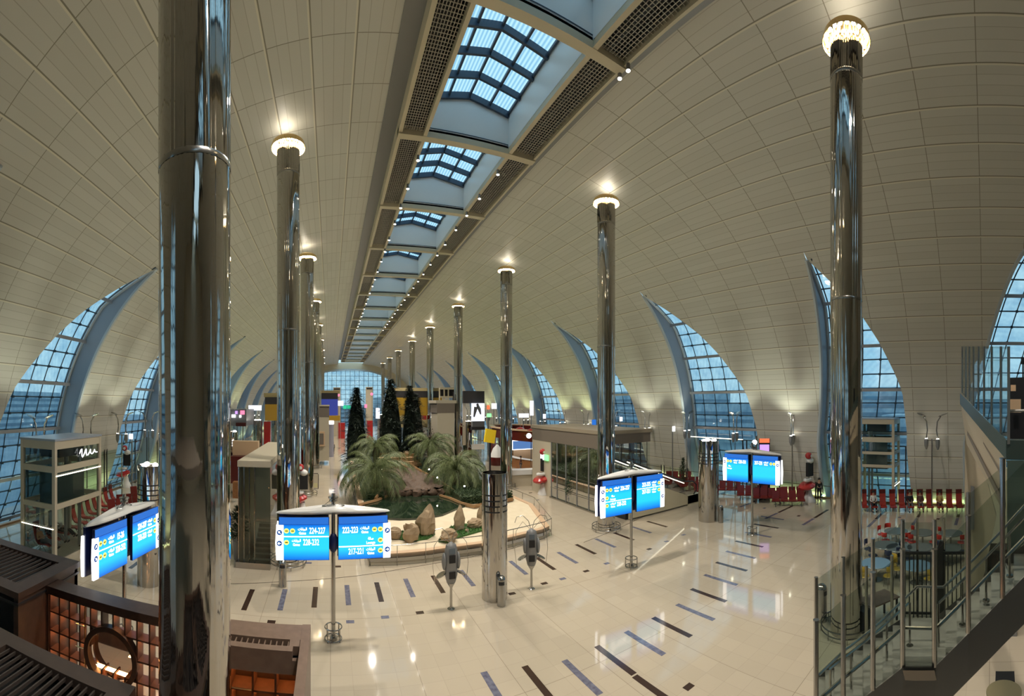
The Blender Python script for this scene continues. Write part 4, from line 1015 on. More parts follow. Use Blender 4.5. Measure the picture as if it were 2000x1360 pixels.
# bench blocks
REDB=mat('deep_red_leather',(.17,.014,.010),.35)
def make_bench(n=4):
    t=thing('seat_bench','x','bench')
    for k in range(n):
        x=(k-(n-1)/2)*.62; m=MB(); m.box(x-.29,x+.29,-.28,.26,.38,.46); m.build('seat',REDB,t); m=MB(); T=Matrix.Translation((x,.30,.45))@Matrix.Rotation(radians(-12),4,'X'); m.box(-.27,.27,-.04,.04,0,.62,T=T); m.build('backrest',REDB,t)
    m=MB(); m.box(-n*.31,n*.31,-.03,.03,.30,.37)
    for x in (-n*.24,n*.24): m.box(x-.03,x+.03,-.3,.3,0,.04); m.box(x-.03,x+.03,-.03,.03,.04,.3)
    m.build('beam_frame',CARPET,t); return t
bn=make_bench(); first=True
for (px,r,rz,l) in [(1344,37,-.9,'red seat bench behind the wide vent column'),(1325,40,-.9,'red seat bench nearest the potted tree by the balustrade'),(1352,34.5,-.9,'red seat bench left of the wide vent column, lower one'),(1418,35,-1.0,'red seat bench left end behind the right gate sign'),(1555,32.5,-1.05,'red seat bench right of the right gate sign'),(1540,31,-1.05,'red seat bench in front row right of the gate sign'),(1470,33,-1.0,'red seat bench hidden under the right gate sign'),(1500,32,-1.0,'red seat bench seen below the right panel of the gate sign'),
      (262,30,.9,'red seat bench behind the left promotional totem'),(286,33,.9,'red seat bench at the far end by the left wall'),(270,26.5,.9,'red seat bench beside the left promotional totem'),(246,28.5,.9,'red seat bench left of the left promotional totem')]:
    x,y=pol(px,r)
    if first: bn.location=(x,y,0); bn.rotation_euler=(0,0,rz); bn['label']=l; bn['group']='red seat benches'; first=False
    else: dup(bn,(x,y,0),rz,l,'red seat benches')
# ================================================================== CAFE TABLES AND CHAIRS
TG=mat('slate_table_top',(.13,.15,.15),.25); TB=mat('blue_table_top',(.20,.33,.48),.3); CHR=mat('red_chair',(.42,.03,.02),.35); CHB=mat('dark_blue_chair',(.02,.03,.07),.35); CHY=mat('yellow_chair',(.55,.36,.04),.35)
def make_tab(m_,rx=.62):
    t=thing('cafe_table','x','table'); m=MB(); m.lathe([(.001,.70),(rx,.70),(rx+.02,.725),(rx,.75),(.001,.75)],n=32); m.build('table_top',m_,t,True)
    m=MB(); m.cyl(0,0,.03,.70,.045,.045,10); m.cyl(0,0,0,.03,.28,.28,20); m.build('pedestal',BRUSH,t,True); return t
def make_chair(m_):
    t=thing('cafe_chair','x','chair'); m=MB(); m.lathe([(.001,.44),(.2,.44),(.22,.46),(.2,.48),(.001,.48)],n=20); m.build('seat',m_,t,True)
    m=MB(); m.lathe([(.21,.66),(.225,.70),(.225,.86),(.21,.90),(.19,.86),(.19,.70),(.21,.66)],n=12,a0=radians(30),a1=radians(150)); m.build('backrest',m_,t,True)
    m=MB(); m.tube([(-.17,.12,.46),(-.18,.15,.75)],.012,5); m.tube([(.17,.12,.46),(.18,.15,.75)],.012,5); m.build('back_posts',BRUSH,t)
    for a in (45,135,225,315): m=MB(); m.tube([(.13*cos(radians(a)),.13*sin(radians(a)),.45),(.2*cos(radians(a)),.2*sin(radians(a)),0)],.013,5); m.build('leg',BRUSH,t)
    return t
CH={}
def chairs(px,py,mt,name,grp,table,offs):
    x,y=gp(px,py,.75); 
    key=('t',table[0].name)
    lab=table[1]
    if key not in CH: CH[key]=make_tab(table[0]); CH[key].location=(x,y,0); CH[key]['label']=lab; CH[key]['group']='round cafe tables'
    else: dup(CH[key],(x,y,0),0,lab,'round cafe tables',table[2] if len(table)>2 else None)
    for a in offs:
        ck=('c',mt.name); cx,cy=x+.85*cos(a),y+.85*sin(a); l='%s at the %s'%(name,lab)
        if ck not in CH: CH[ck]=make_chair(mt); CH[ck].location=(cx,cy,0); CH[ck].rotation_euler=(0,0,a-pi/2); o=CH[ck]
        else: o=dup(CH[ck],(cx,cy,0),a-pi/2)
        tH=(px-CX)/F; vx,vy=sin(tH),cos(tH); dd=cos(a)*vx+sin(a)*vy; ss=cos(a)*vy-sin(a)*vx
        pos='far' if dd>.5 else 'near'; sd='left' if ss<0 else 'right'
        o['label']='%s, %s %s side of the %s'%(name,pos,sd,table[3]); o['group']='cafe chairs'
def offs_(px,ds):
    th=(px-CX)/F; return [pi/2-th+d for d in ds]
Q4=[-.6,.6,2.3,-2.3]
chairs(1750,1037,CHR,'red chair','',(TG,'slate round table, leftmost of the row with red chairs',1,'leftmost slate table with red chairs'),offs_(1750,[-1.2,1.2,2.45,-2.45,.5]))
chairs(1802,1040,CHR,'red chair','',(TG,'slate round table in the middle of the row with red chairs',1,'middle slate table with red chairs'),offs_(1802,[-1.2,2.45,-2.45]))
chairs(1857,1041,CHR,'red chair','',(TG,'slate round table, third of the row with red chairs',1,'third slate table with red chairs'),offs_(1857,[-1.2,1.2,2.45,-2.45]))
chairs(1914,1041,CHR,'red chair','',(TG,'slate round table with red chairs farthest right, seen through the stair glass',1,'slate table with red chairs farthest right'),offs_(1914,[-1.2,2.45,-2.45]))
chairs(1729,1064,CHB,'dark blue chair','',(TG,'slate round table, leftmost with dark blue chairs',1,'leftmost slate table with dark blue chairs'),offs_(1729,[1.3,2.4,-2.4]))
chairs(1756,1069,CHB,'dark blue chair','',(TG,'slate round table overlapping the leftmost with dark blue chairs',1,'second slate table with dark blue chairs'),offs_(1756,[2.6]))
chairs(1797,1069,CHB,'dark blue chair','',(TG,'slate round table with dark blue chairs behind the black fence',1,'third slate table with dark blue chairs'),offs_(1797,[1.2,-1.2,2.5]))
chairs(1852,1071,CHB,'dark blue chair','',(TG,'slate round table with dark blue chairs, rightmost behind the fence',1,'rightmost slate table with dark blue chairs'),offs_(1852,[-1.1,2.5]))
chairs(1711,1099,CHY,'yellow chair','',(TB,'light blue round table with yellow chairs near the big right column',1,'light blue table near the column'),offs_(1711,[1.2,-1.0,2.5,-2.5]))
chairs(1790,1104,CHY,'yellow chair','',(TB,'light blue round table with yellow chairs behind the fence bars',1,'light blue table behind the fence'),offs_(1790,[1.2,-2.5]))
# ================================================================== DARK RETAIL KIOSKS IN THE NEAR LEFT CORNER
SLT=mat('dark_slat',(.05,.038,.032),.5)
def slat_roof(t,x0,x1,y0,y1,z,margin,mt,n,div=0,axis='x'):
    m=MB(); th=.16
    m.box(x0,x1,y0,y0+margin,z-th,z); m.box(x0,x1,y1-margin,y1,z-th,z); m.box(x0,x0+margin,y0+margin,y1-margin,z-th,z); m.box(x1-margin,x1,y0+margin,y1-margin,z-th,z)
    xs=[x0+margin+(x1-x0-2*margin)*k/(div+1) for k in range(1,div+1)]
    for x in xs: m.box(x-.13,x+.13,y0+margin,y1-margin,z-th,z)
    m.build('roof_frame',mt,t)
    m=MB()
    for k in range(n):
        x=x0+margin+(x1-x0-2*margin)*(k+.5)/n; m.box(x-.014,x+.014,y0+margin,y1-margin,z-.10,z-.04)
    m.build('vent_slats',SLT,t)
    m=MB(); m.box(x0+.02,x1-.02,y0+.02,y1-.02,z-.34,z-.28); m.build('ceiling_tray',BLACK,t)
ka=thing('retail_kiosk','dark timber kiosk with slatted vent roof, farther one at the left edge','kiosk')
slat_roof(ka,-12.5,-6.75,7.35,9.95,3.0,.42,WDARK,26,1)
m=MB(); m.box(-6.95,-6.80,7.4,9.9,0,2.85); m.box(-12.4,-6.8,9.75,9.9,0,2.85); m.build('side_walls',WDARK,ka)
m=MB(); m.box(-12.4,-9.4,7.45,7.55,0,2.7); m.build('front_wall',WDARK,ka)
def cubbies(t,x0,x1,y,z0,z1,nc,nr,dep,mt,back=None,hole=None,openf=lambda c,r:False):
    m=MB(); L=MB()
    for c in range(nc+1):
        x=x0+(x1-x0)*c/nc
        zs=[z0+(z1-z0)*r/nr for r in range(nr+1)]
        for r in range(nr):
            zc=(zs[r]+zs[r+1])/2
            if hole and hypot(x-hole[0],zc-hole[1])<hole[2]: continue
            m.box(x-.02,x+.02,y,y+dep,zs[r],zs[r+1])
    for r in range(nr+1):
        z=z0+(z1-z0)*r/nr
        for c in range(nc):
            xa,xb=x0+(x1-x0)*c/nc,x0+(x1-x0)*(c+1)/nc
            if hole and hypot((xa+xb)/2-hole[0],z-hole[1])<hole[2]: continue
            m.box(xa,xb,y,y+dep,z-.02,z+.02)
            if r<nr and not openf(c,r): L.box(xa+.04,xb-.04,y+dep*.35,y+dep*.55,z+(z1-z0)/nr-.034,z+(z1-z0)/nr-.024)
    m.build('shelf_lattice',mt,t); L.build('shelf_lamps',E_ORANGE,t)
ks=thing('shelf_wall','dark timber lattice wall with lit cubbies and a large round mirror','shelf',(0,0,0))
cubbies(ks,-6.75,-3.3,8.55,.2,2.62,11,5,.30,WDARK2:=noisy('warm_dark_timber',(.07,.032,.018),(.11,.05,.03),6,.4),hole=(-4.93,1.55,.62))
m=MB(); m.box(-6.95,-3.1,8.45,8.95,2.62,2.82); m.box(-6.95,-6.75,8.5,8.9,0,2.62); m.build('top_beam',WDARK,ks)
m=MB(); T=Matrix.Rotation(pi/2,3,'X'); m.lathe([(.60,-.04),(.72,-.04),(.72,.14),(.60,.14),(.60,-.04)],n=48,tilt=T); 
m.v=[(a-4.93,b+8.62,c+1.55) for a,b,c in m.v]; m.build('mirror_rim',WDARK,ks,True)
m=MB(); m.lathe([(.001,0),(.60,0)],n=48,tilt=T); m.v=[(a-4.93,b+8.72,c+1.55) for a,b,c in m.v]; m.build('round_mirror',mat('mirror',(.75,.75,.75),.03,1),ks)
m=MB(); m.tube([(-5.62,8.5,.2),(-5.62,8.5,2.6)],.015,5)
for z in (1.0,1.55,2.1): m.tube([(-5.9,8.5,z),(-5.62,8.5,z)],.014,5)
m.build('brass_rack',GOLD,ks)
kb=thing('retail_kiosk','dark timber kiosk with slatted roof in the bottom left corner','kiosk')
slat_roof(kb,-8.6,-3.12,3.3,6.25,2.8,.36,noisy('brown_roof_frame',(.045,.03,.023),(.06,.04,.03),5,.45),32,1)
m=MB(); m.box(-3.25,-3.14,3.4,6.2,0,2.6); m.box(-8.5,-3.2,6.05,6.18,0,2.6); m.build('side_walls',WDARK,kb)
# kiosk right of the big column
kc=thing('retail_kiosk','brown timber portal kiosk with lit cubbies right of the huge near column','kiosk')
m=MB(); m.box(-3.0,-.42,8.35,8.92,2.62,2.8); m.box(-3.0,-.72,7.95,8.12,2.62,2.8); m.box(-.59,-.415,6.6,8.925,0,2.812); m.box(-.8,-.6,8.12,8.35,2.62,2.8); m.box(-3.0,-.6,7.95,8.05,2.35,2.62); m.build('portal_frame',WBROWN,kc)
m=MB()
for k in range(19): x=-2.95+k*.118; m.box(x-.012,x+.012,8.1,8.38,2.70,2.76)
m.build('vent_slats',WBROWN,kc); m=MB(); m.box(-3.0,-.62,8.08,8.38,2.52,2.56); m.build('vent_tray',BLACK,kc)
cubbies(kc,-2.9,-.62,8.2,.3,2.3,5,4,.4,WDARK2)
m=MB(); m.box(-3.0,-.62,8.62,8.7,0,2.5); m.build('rear_wall',WDARK,kc)
m=MB()
for z in (1.45,1.85): m.tube([(-1.95,8.15,z),(-1.55,8.15,z)],.012,5)
m.tube([(-1.98,8.14,.4),(-1.98,8.14,2.3)],.02,6); m.build('brass_rack',GOLD,kc)
# ================================================================== GLASS LIFT TOWERS
def lift(label,x0,x1,y0,y1,h,levels):
    t=thing('glass_lift',label,'lift',((x0+x1)/2,(y0+y1)/2,0)); a,b=(x1-x0)/2,(y1-y0)/2
    for sx in(-1,1):
        for sy in (-1,1): m=MB(); m.box(sx*a-.09,sx*a+.09,sy*b-.09,sy*b+.09,0,h-.1); m.build('corner_post',BEIGE,t)
    for i,(za,zb) in enumerate(levels):
        m=MB(); m.box(-a,a,-b-.08,-b+.04,za,zb); m.box(-a,a,b-.04,b+.08,za,zb); m.box(-a-.08,-a+.04,-b,b,za,zb); m.box(a-.04,a+.08,-b,b,za,zb); m.build('ring_beams',BEIGE,t)
    m=MB(); m.box(-a-.12,a+.12,-b-.12,b+.12,h-.1,h); m.build('roof_plate',mat('pale_blue_roof',(.32,.36,.42),.3) if 'pale_blue_roof' not in MT else MT['pale_blue_roof'],t)
    m=MB(); m.box(-a*.6,a*.6,-b*.55,b*.55,h-1.0,h-.3); m.build('winding_gear',BLACK,t)
    m=MB(); 
    for s in (-1,1): m.box(s*a*.45-.05,s*a*.45+.05,b*.4,b*.5,0,h-.4)
    m.build('guide_rails',DSTEEL,t)
    m=MB(); m.box(-a*.55,a*.55,-b*.6,b*.6,h*.42,h*.72); m.build('lift_car',mat('smoked_car',(.06,.09,.10),.15) if 'smoked_car' not in MT else MT['smoked_car'],t)
    m=MB()
    for P in ([(-a,-b),(a,-b)],[(a,-b),(a,b)],[(a,b),(-a,b)],[(-a,b),(-a,-b)]):
        m.poly([(P[0][0],P[0][1],.1),(P[1][0],P[1][1],.1),(P[1][0],P[1][1],h-.1),(P[0][0],P[0][1],h-.1)])
    m.build('glass_walls',GLASS,t)
    m=MB(); m.tube([(a+.1,-b,h-1.75),(a+.1,b,h-1.75)],.03,5); m.tube([(-a,-b-.1,1.6),(a,-b-.1,1.6)],.025,5); m.build('light_strips',E_LINE,t)
    return t
l=lift('glass lift tower with beige frame by the left windows',-14.1,-12.1,15.7,19.7,5.85,[(5.35,5.75),(4.25,4.55),(2.5,2.75)])
m=MB(); m.tube([(1.14,-.1+.2*k+.08*sin(k*3.1),5.0+(.24-.02*k)*sin(k*2.9)) for k in [q*.33 for q in range(26)]],.028,5); m.build('neon_script',E_TXT,l,True)
lift('glass lift tower with beige frame behind the red lounge seats at the right',29.5,31.3,6.9,9.6,6.5,[(6.05,6.4),(4.75,5.1),(3.85,4.05),(2.9,3.1)])

# ================================================================== EDGE SCREENS AND LAMP POSTS
def screen_run(x,y0,y1,n,h,label,lit):
    t=thing('glass_screen',label,'glass screen',(x,y0,0),0,'tall glass edge screens'); L=(y1-y0)/n
    for k in range(n+1): m=MB(); m.box(-.035,.035,k*L-.05,k*L+.05,0,h); m.build('post',DARKM,t)
    for k in range(n): m=MB(); m.poly([(0,k*L+.06,.1),(0,(k+1)*L-.06,.1),(0,(k+1)*L-.06,h-.1),(0,k*L+.06,h-.1)]); m.build('glass_panel',GLASS,t)
    m=MB(); m.tube([(0,0,1.05),(0,y1-y0,1.05)],.03,5); m.build('hand_rail',BRUSH,t)
    if lit: m=MB(); m.tube([(0,0,h),(0,y1-y0,h)],.035,5); m.build('light_rail',E_LINE,t)
for i,(a,b) in enumerate([(-3,6.2),(10.2,20),(20.4,30),(30.4,40),(40.4,52),(52.4,66),(66.4,86)]):
    screen_run(30.6,a,b,max(3,int((b-a)/2.5)),4.4,'tall glass edge screen on dark posts along the right windows, %s stretch from the stairs'%(['first','second','third','fourth','fifth','sixth','seventh'][i]),i in (2,3))
for i,(a,b) in enumerate([(8,15),(20.4,30),(30.4,41),(41.4,54),(54.4,68),(68.4,88)]):
    screen_run(-17.9,a,b,max(3,int((b-a)/2.5)),4.2,'tall glass edge screen along the left windows, %s stretch from the near corner'%(['first','second','third','fourth','fifth','sixth'][i]),False)
def make_lamp():
    t=thing('lamp_post','x','lamp post'); H=5.1
    m=MB(); m.tube([(0,0,0),(0,0,H)],.05,8); m.tube([(-.45,0,H-.1),(.45,0,H-.1)],.035,6); m.build('pole',BRUSH,t,True)
    for s in (-1,1):
        m=MB(); m.tube([(s*.45,0,H-.5),(s*.45,0,H),(s*.36,0,H+.6),(s*.42,0,H+1.2),(s*.7,0,H+1.6)],.045,6); m.build('arm',BRUSH,t,True)
        m=MB(); m.lathe([(.05,H-.75),(.14,H-.5),(.16,H-.15),(.1,H+.0)],cx=s*.45,n=12); m.build('uplight_can',DSTEEL,t,True)
        m=MB(); m.cyl(s*.45,0,H-.0,H+.02,.09,.09,10); m.build('uplight_lens',E_SPOT,t)
        m=MB(); T=Matrix.Rotation(s*-.35,3,'Y'); m.lathe([(.001,.0),(.36,.03),(.36,.06),(.001,.1)],n=16,sy=.55,tilt=T); m.v=[(a+s*.85,b,c+H+1.62) for a,b,c in m.v]; m.build('reflector_plate',BRUSH,t,True)
    return t
lp=make_lamp(); f=True
for i in range(19):
    y=4.0+5.35*i; 
    if i==1: continue
    lab='twin-armed lamp post by the right windows, %s from the stairs'%(['first','-','second','third','fourth','fifth','sixth','seventh','eighth','ninth','tenth','eleventh','twelfth','thirteenth','fourteenth','fifteenth','sixteenth','seventeenth','eighteenth'][i])
    o=lp if f else dup(lp,(28.9,y,0),radians(20)); f=False; o.location=(28.9,y,0); o['label']=lab; o['group']='twin-armed lamp posts'
    o.rotation_euler[2]=radians(70) if i==0 else radians(15)
    if 1<i<14: lamp('SPOT',(28.3,y,5.6),KPOST,((.97,1,.80) if i<6 else (.88,1,.52)),.2,(0,radians(164),0),spot=radians(125),name='lamp_post_uplight')
for i in range(16):
    y=14.5+5.2*i; o=dup(lp,(-16.3,y,0),radians(-10),'twin-armed lamp post by the left windows, %s from the near corner'%(['first','second','third','fourth','fifth','sixth','seventh','eighth','ninth','tenth','eleventh','twelfth','thirteenth','fourteenth','fifteenth','sixteenth'][i]),'twin-armed lamp posts')
    if i<13: lamp('SPOT',(-15.7,y,5.6),KPOST,((.97,1,.80) if i<6 else (.88,1,.52)),.2,(0,radians(-164),0),spot=radians(125),name='lamp_post_uplight')

# ================================================================== STAIR AND LIFT ENCLOSURES
en=thing('stair_enclosure','glass and beige stair enclosure with flat roof left of the first left column','enclosure')
m=MB(); m.box(-4.25,-2.72,18.9,28.6,4.62,4.9); m.build('roof_slab',BEIGE,en)
m=MB(); m.box(-4.2,-4.1,19,28.5,0,4.62); m.box(-3.45,-2.75,19.0,19.1,2.1,4.62); m.box(-4.2,-2.75,28.4,28.5,0,4.62); m.build('wall_panels',BEIGE,en)
m=MB(); m.poly([(-4.2,18.95,.3),(-2.72,18.95,.3),(-2.72,18.95,4.6),(-4.2,18.95,4.6)]); m.poly([(-2.72,18.95,.3),(-2.72,28.5,.3),(-2.72,28.5,4.6),(-2.72,18.95,4.6)]); m.build('glass_front',GLASSD,en)
for x in (-4.2,-3.95,-3.7,-3.45): m=MB(); m.box(x-.025,x+.025,18.95,19.05,.3,4.6); m.build('mullion',BRUSH,en)
m=MB()
for k in range(9): m.box(-3.7,-2.8,19.6+.3*k,19.9+.3*k,.02,.12+.16*k)
m.build('steps',BEIGE,en); m=MB(); m.box(-4.3,-2.7,18.75,19.0,0,.28); m.build('plinth',BRUSH,en)
rm=thing('lift_lobby','beige and glass lift lobby with taupe top band right of the second right column','enclosure')
m=MB(); m.box(16.9,21.5,22.3,32.6,5.45,5.7); m.build('roof_slab',mat('tan_roof',(.30,.25,.18),.5),rm)
m=MB(); m.box(16.95,17.1,22.4,32.5,4.45,5.45); m.box(17,21.4,22.4,22.5,4.75,5.45); m.build('taupe_band',TAUPE,rm)
m=MB(); m.box(16.97,17.2,29.2,32.5,0,4.45); m.box(17,21.4,32.3,32.5,0,4.45); m.box(17.3,19.0,26.5,26.7,0,4.4); m.build('wall_panels',BEIGE,rm)
for y in (22.5,24.0,25.5,27.0,28.3,29.2): m=MB(); m.box(16.95,17.05,y-.05,y+.05,0,4.45); m.build('mullion',DSTEEL,rm)
m=MB(); m.poly([(16.98,22.5,.1),(16.98,29.2,.1),(16.98,29.2,4.4),(16.98,22.5,4.4)]); m.poly([(17,22.45,.1),(21.4,22.45,.1),(21.4,22.45,4.7),(17,22.45,4.7)]); m.build('glass_front',GLASS,rm)
m=MB(); m.box(16.85,17.0,22.3,29.3,.0,.1); m.tube([(16.8,22.4,.9),(16.8,29,.9)],.03,5); m.build('base_rail',BRUSH,rm)
m=MB(); m.box(16.85,16.95,29.6,30.2,2.9,3.35); m.build('exit_sign',E_GREEN,rm)
m=MB(); m.box(16.85,16.95,30.25,30.8,2.9,3.35); m.build('lit_plate',E_WHITE,rm)
# escalator
es=thing('escalator','escalator with glass sides and lit handrails behind the second gate sign','escalator')
for y in (20.6,22.1):
    m=MB(); m.add([(24.3,y,.7),(23.4,y,.7),(17.6,y,2.9),(17.6,y,3.85),(23.2,y,1.72),(24.2,y,1.66)],[(0,1,2,3,4,5)]); m.build('glass_side',GLASSD,es)
    m=MB(); m.tube([(17.6,y,3.9),(23.2,y,1.78),(24.1,y,1.7),(24.5,y,1.4),(24.5,y,.95),(24.2,y,.7)],.05,6); m.build('handrail_belt',BLACK,es,True)
    m=MB(); m.tube([(17.6,y,3.78),(23.1,y,1.68)],.03,5); m.build('light_strips',E_LINE,es)
    m=MB(); m.box(23.4,24.9,y-.12,y+.12,0,.7); m.add([(24.6,y-.12,.1),(17.6,y-.12,.1),(17.6,y-.12,2.95),(23.5,y-.12,.7),(24.6,y-.12,.7)],[(0,1,2,3,4)]); m.build('skirt_panel',CREAMW,es)
m=MB()
for k in range(20): m.box(17.6+.29*(19-k),17.6+.29*(20-k),20.75,21.95,0,.65+.115*k)
m.build('steps',DARKM,es)
# ================================================================== SHOPS DOWN THE HALL
def boxat(px0,px1,y_top,y_bot,r,dep,m_,m=None,mi=0,rr=None):
    m=m or MB(); xa,ya=pol(px0,r); xb,yb=pol(px1,rr or r); yy=(ya+yb)/2; z1=zat(y_top,r); z0=max(0,zat(y_bot,r)); m.box(min(xa,xb),max(xa,xb),yy,yy+dep,z0,z1,mi); return m
def shop(label,cat,parts):
    t=thing('shop_unit',label,cat)
    for nm,px0,px1,yt,yb,r,dep,mm in parts: boxat(px0,px1,yt,yb,r,dep,mm).build(nm,mm,t)
    return t
DKB=mat('charcoal_fascia',(.035,.032,.035),.4); TAN=mat('tan_roof_edge',(.50,.40,.20),.5); GREYP=mat('grey_panel',(.20,.20,.22),.4)
shop('yellow shop with black fascia beyond the striped vents at the left','shop',[('roof_edge',515,560,768,776,66,9,TAN),('black_fascia',517,560,776,790,65.5,1,DKB),('yellow_wall',517,560,790,822,65.4,.6,YEL),('red_base',515,528,824,900,62,1,RED)])
sb=shop('billboard shop with navy advert and white arch, left of the far end window','shop',[('roof_edge',622,664,763,768,74,8,TAN),('black_fascia',622,660,768,780,73.6,1,DKB),('navy_panel',622,660,780,812,73.4,.4,E_ADB),('yellow_base',640,664,812,822,73,.6,YEL)])
x,y=pol(640,73); m=MB(); 
pts=[(-1.9,zat(782,73)),(.2,zat(782,73)),(.75,zat(788,73)),(.95,zat(798,73)),(1.0,zat(809,73)),(.55,zat(809,73)),(.45,zat(797,73)),(.1,zat(790,73)),(-1.9,zat(790,73))]
m.add([(a,0,b) for a,b in pts],[tuple(range(len(pts)))]); m.tube([(1.15,-.02,zat(809,73)),(1.3,-.02,zat(798,73)),(1.7,-.02,zat(788,73))],.07,4); 
for k in range(3): m.tube([(1.3+.05*k,-.02,zat(800-4*k,73)),(1.7,-.02,zat(797-4*k,73))],.05,4)
m.build('white_arch',E_AD,sb,loc=(x,y+.55,0))
shop('taupe and beige service block right of the left column row','service block',[('taupe_band',615,643,794,815,52,3,TAUPE),('beige_body',615.3,642.6,815,900,52.02,2.9,BEIGE),('roof_cap',614.5,643.5,791,794,51.9,3.2,BEIGE),('poster_frame',618,634,843,872,51.8,.3,PINKW),('poster',620,632,847,868,51.75,.1,TAUPE)])
shop('long yellow shop with dark band behind the conifer trees','shop',[('roof_edge',768,868,758,764,66,10,TAN),('dark_band',768,866,764,777,66.0,1,DKB),('yellow_wall',768,866,777,812,65.9,.5,YEL),('tan_base',768,866,812,835,65.85,.4,TAN)])
fr_=thing('rooftop_frame','cream open frame standing on the roof edge left of the black shop','frame'); 
m=MB(); boxat(858,893,757,761,60,.3,0,m); boxat(858,893,774,777,60,.3,0,m)
for p in (858,867,875,890): boxat(p,p+2,758,786,60,.3,0,m)
m.build('cream_frame',CREAM,fr_); m=MB(); boxat(859,892,761,774,60.4,.1,0,m); m.build('dark_infill',BLACK,fr_)
shop('beige and taupe service block behind the right palms','service block',[('roof_cap',850,893,782,788,46,3.4,BEIGE),('taupe_band',852,890,788,807,46,3,TAUPE),('beige_body',853,889,807,905,46.02,2.9,BEIGE)])
bs=shop('tall black shop block with a glowing white advert beside the third right column','shop',[('charcoal_top',903,949,764,788,56,5,DKB),('white_advert',921,948,788,823,55.7,.4,E_AD),('beige_side',902,910,789,870,56.1,2,BEIGE),('grey_panel',921,948,823,834,55.6,.5,GREYP),('dark_foot',920,949,834,840,55.5,.6,DKB),('painted_floor_light',921,948,868,878,50,.3,WHITE)])  # white bar stands in for the lit floor below the advert
x,y=pol(934,55.4); m=MB(); m.tube([(-.5,0,zat(815,55.4)),(-.25,0,zat(796,55.4)),(.0,0,zat(792,55.4)),(.25,0,zat(800,55.4)),(.45,0,zat(810,55.4))],[.12,.3,.22,.25,.1],6); m.ball((0,0,zat(791,55.4)),.2); m.build('advert_figure',GREYP,bs,True,loc=(x,y+.3,0))
shop('dark shop front with coloured signs beside the nearest column at the left','shop',[('dark_body',446,482,800,832,60,6,GREYP),('violet_sign',459,464,803,809,59.8,.1,E_PURP),('pink_sign',469,478,802,810,59.8,.1,E_PINK),('white_sign',452,460,810,816,59.7,.1,E_WHITE),('white_lamp',467,471,811,816,59.7,.1,E_WHITE),('red_counter',460,480,826,833,59.6,.4,MAROON)])
shop('maroon and tan low shop behind the stair enclosure','shop',[('pink_roof',453,505,862,890,34,.6,PINKW),('maroon_wall',449,478,892,945,33.5,5,MAROON),('orange_counter',454,465,942,974,32,.5,WOOD),('white_light_box',458,480,862,876,34.6,.2,E_WHITE)])
for i,(a,b,c,d,r,mm,l) in enumerate([(659,671,783,793,88,E_AD,'bright white and blue screen left of the conifer row'),(670,677,792,799,95,E_GREENS,'green lit round sign left of the leftmost conifer'),(678,685,792,799,95,E_GREENS,'second green lit round sign touching the leftmost conifer'),(750,760,781,792,70,E_AD,'white and blue illuminated sign in front of the tallest conifer'),(734,742,797,818,75,E_AD,'tall white lit panel left of the tallest conifer'),(960,971,788,799,62,E_AD,'blue and white lit sign right of the black shop'),(951,957,792,800,62,E_REDS,'small red lit sign right of the black shop'),(951,960,808,815,60,E_GREEN,'green exit sign near the cafe kiosk'),(485,511,792,802,66,E_AD,'bright blue and white gate sign over the striped vent at the left'),(712,717,790,797,92,E_PINK,'pink lit sign right of the leftmost conifer'),(1156,1166,820,836,40,E_BLUE,'blue lit sign on the roof of the lift lobby'),(1035,1043,783,812,52,E_AD,'tall white lit banner above the cafe kiosk'),(1012,1035,808,816,54,E_AD,'long white lit sign behind the cafe kiosk'),(1061,1067,809,818,50,E_AD,'small white lit sign right of the banner'),(1211,1217,815,823,38,E_WHITE,'small white lit box sign left of the right windows'),(1313,1321,833,843,40,E_WHITE,'small white lit box sign on a lamp post by the right windows'),(441,446,799,806,45,E_WHITE,'small white lit box beside the huge near column'),(1649,1655,866,876,28,E_GREEN,'green exit sign left of the near right column'),(251,259,848,858,34,E_WHITE,'round white lit clock sign at the left far screen')]):
    t=thing('lit_sign',l,'sign',(0,0,0)); boxat(a,b,c,d,r,.15,mm).build('lit_face',mm,t); x,y=pol((a+b)/2,r); m=MB(); m.box(x-.04,x+.04,y+.2,y+.28,0,zat(c,r)); m.build('post',DSTEEL,t)
for i,(px,yt,r,l) in enumerate([(661,772,90,'left'),(726,770,92,'right')]):
    t=thing('balloon_lamp','round red lantern on a pole %s of the leftmost conifer'%l,'lantern',(*pol(px,r),0)); m=MB(); z=zat(yt,r); m.ball((0,0,z),.32,n=12); m.build('red_globe',E_PINK,t,True); m=MB(); m.cyl(0,0,0,z-.3,.04,.04,6); m.build('pole',DSTEEL,t)
for i,(a,b,c,r,l) in enumerate([(651,665,757,100,'beige portal tower left of the far end window centre'),(715,728,756,100,'beige portal tower right of the leftmost conifer')]):
    t=thing('portal_tower',l,'tower'); boxat(a,b,c,900,r,1.5,0).build('tower_body',BEIGE,t); boxat(a+1,b-1,c+2,c+4.5,r-.1,.2,0).build('dark_slot',BLACK,t)
for a,b,c,d,r,l in [(660,674,826,900,92,'red sofa block standing in the far left aisle'),(717,728,822,900,90,'red sofa block half hidden behind the leftmost conifer'),(826,833,812,820,64,'small red sign block by the yellow shop base')]:
    t=thing('sofa',l,'sofa'); boxat(a,b,c,d,r,1.5,0).build('red_body',RED,t)
t=thing('bollard_light','white topped round bollard at the foot of the service block','bollard',(*pol(647,60),0)); m=MB(); m.cyl(0,0,0,zat(829,60),.36,.36,16); m.build('drum',mat('lilac_drum',(.32,.31,.38),.4),t,True); m=MB(); m.cyl(0,0,zat(829,60),zat(822,60),.38,.38,16); m.build('glowing_top',E_WHITE,t)
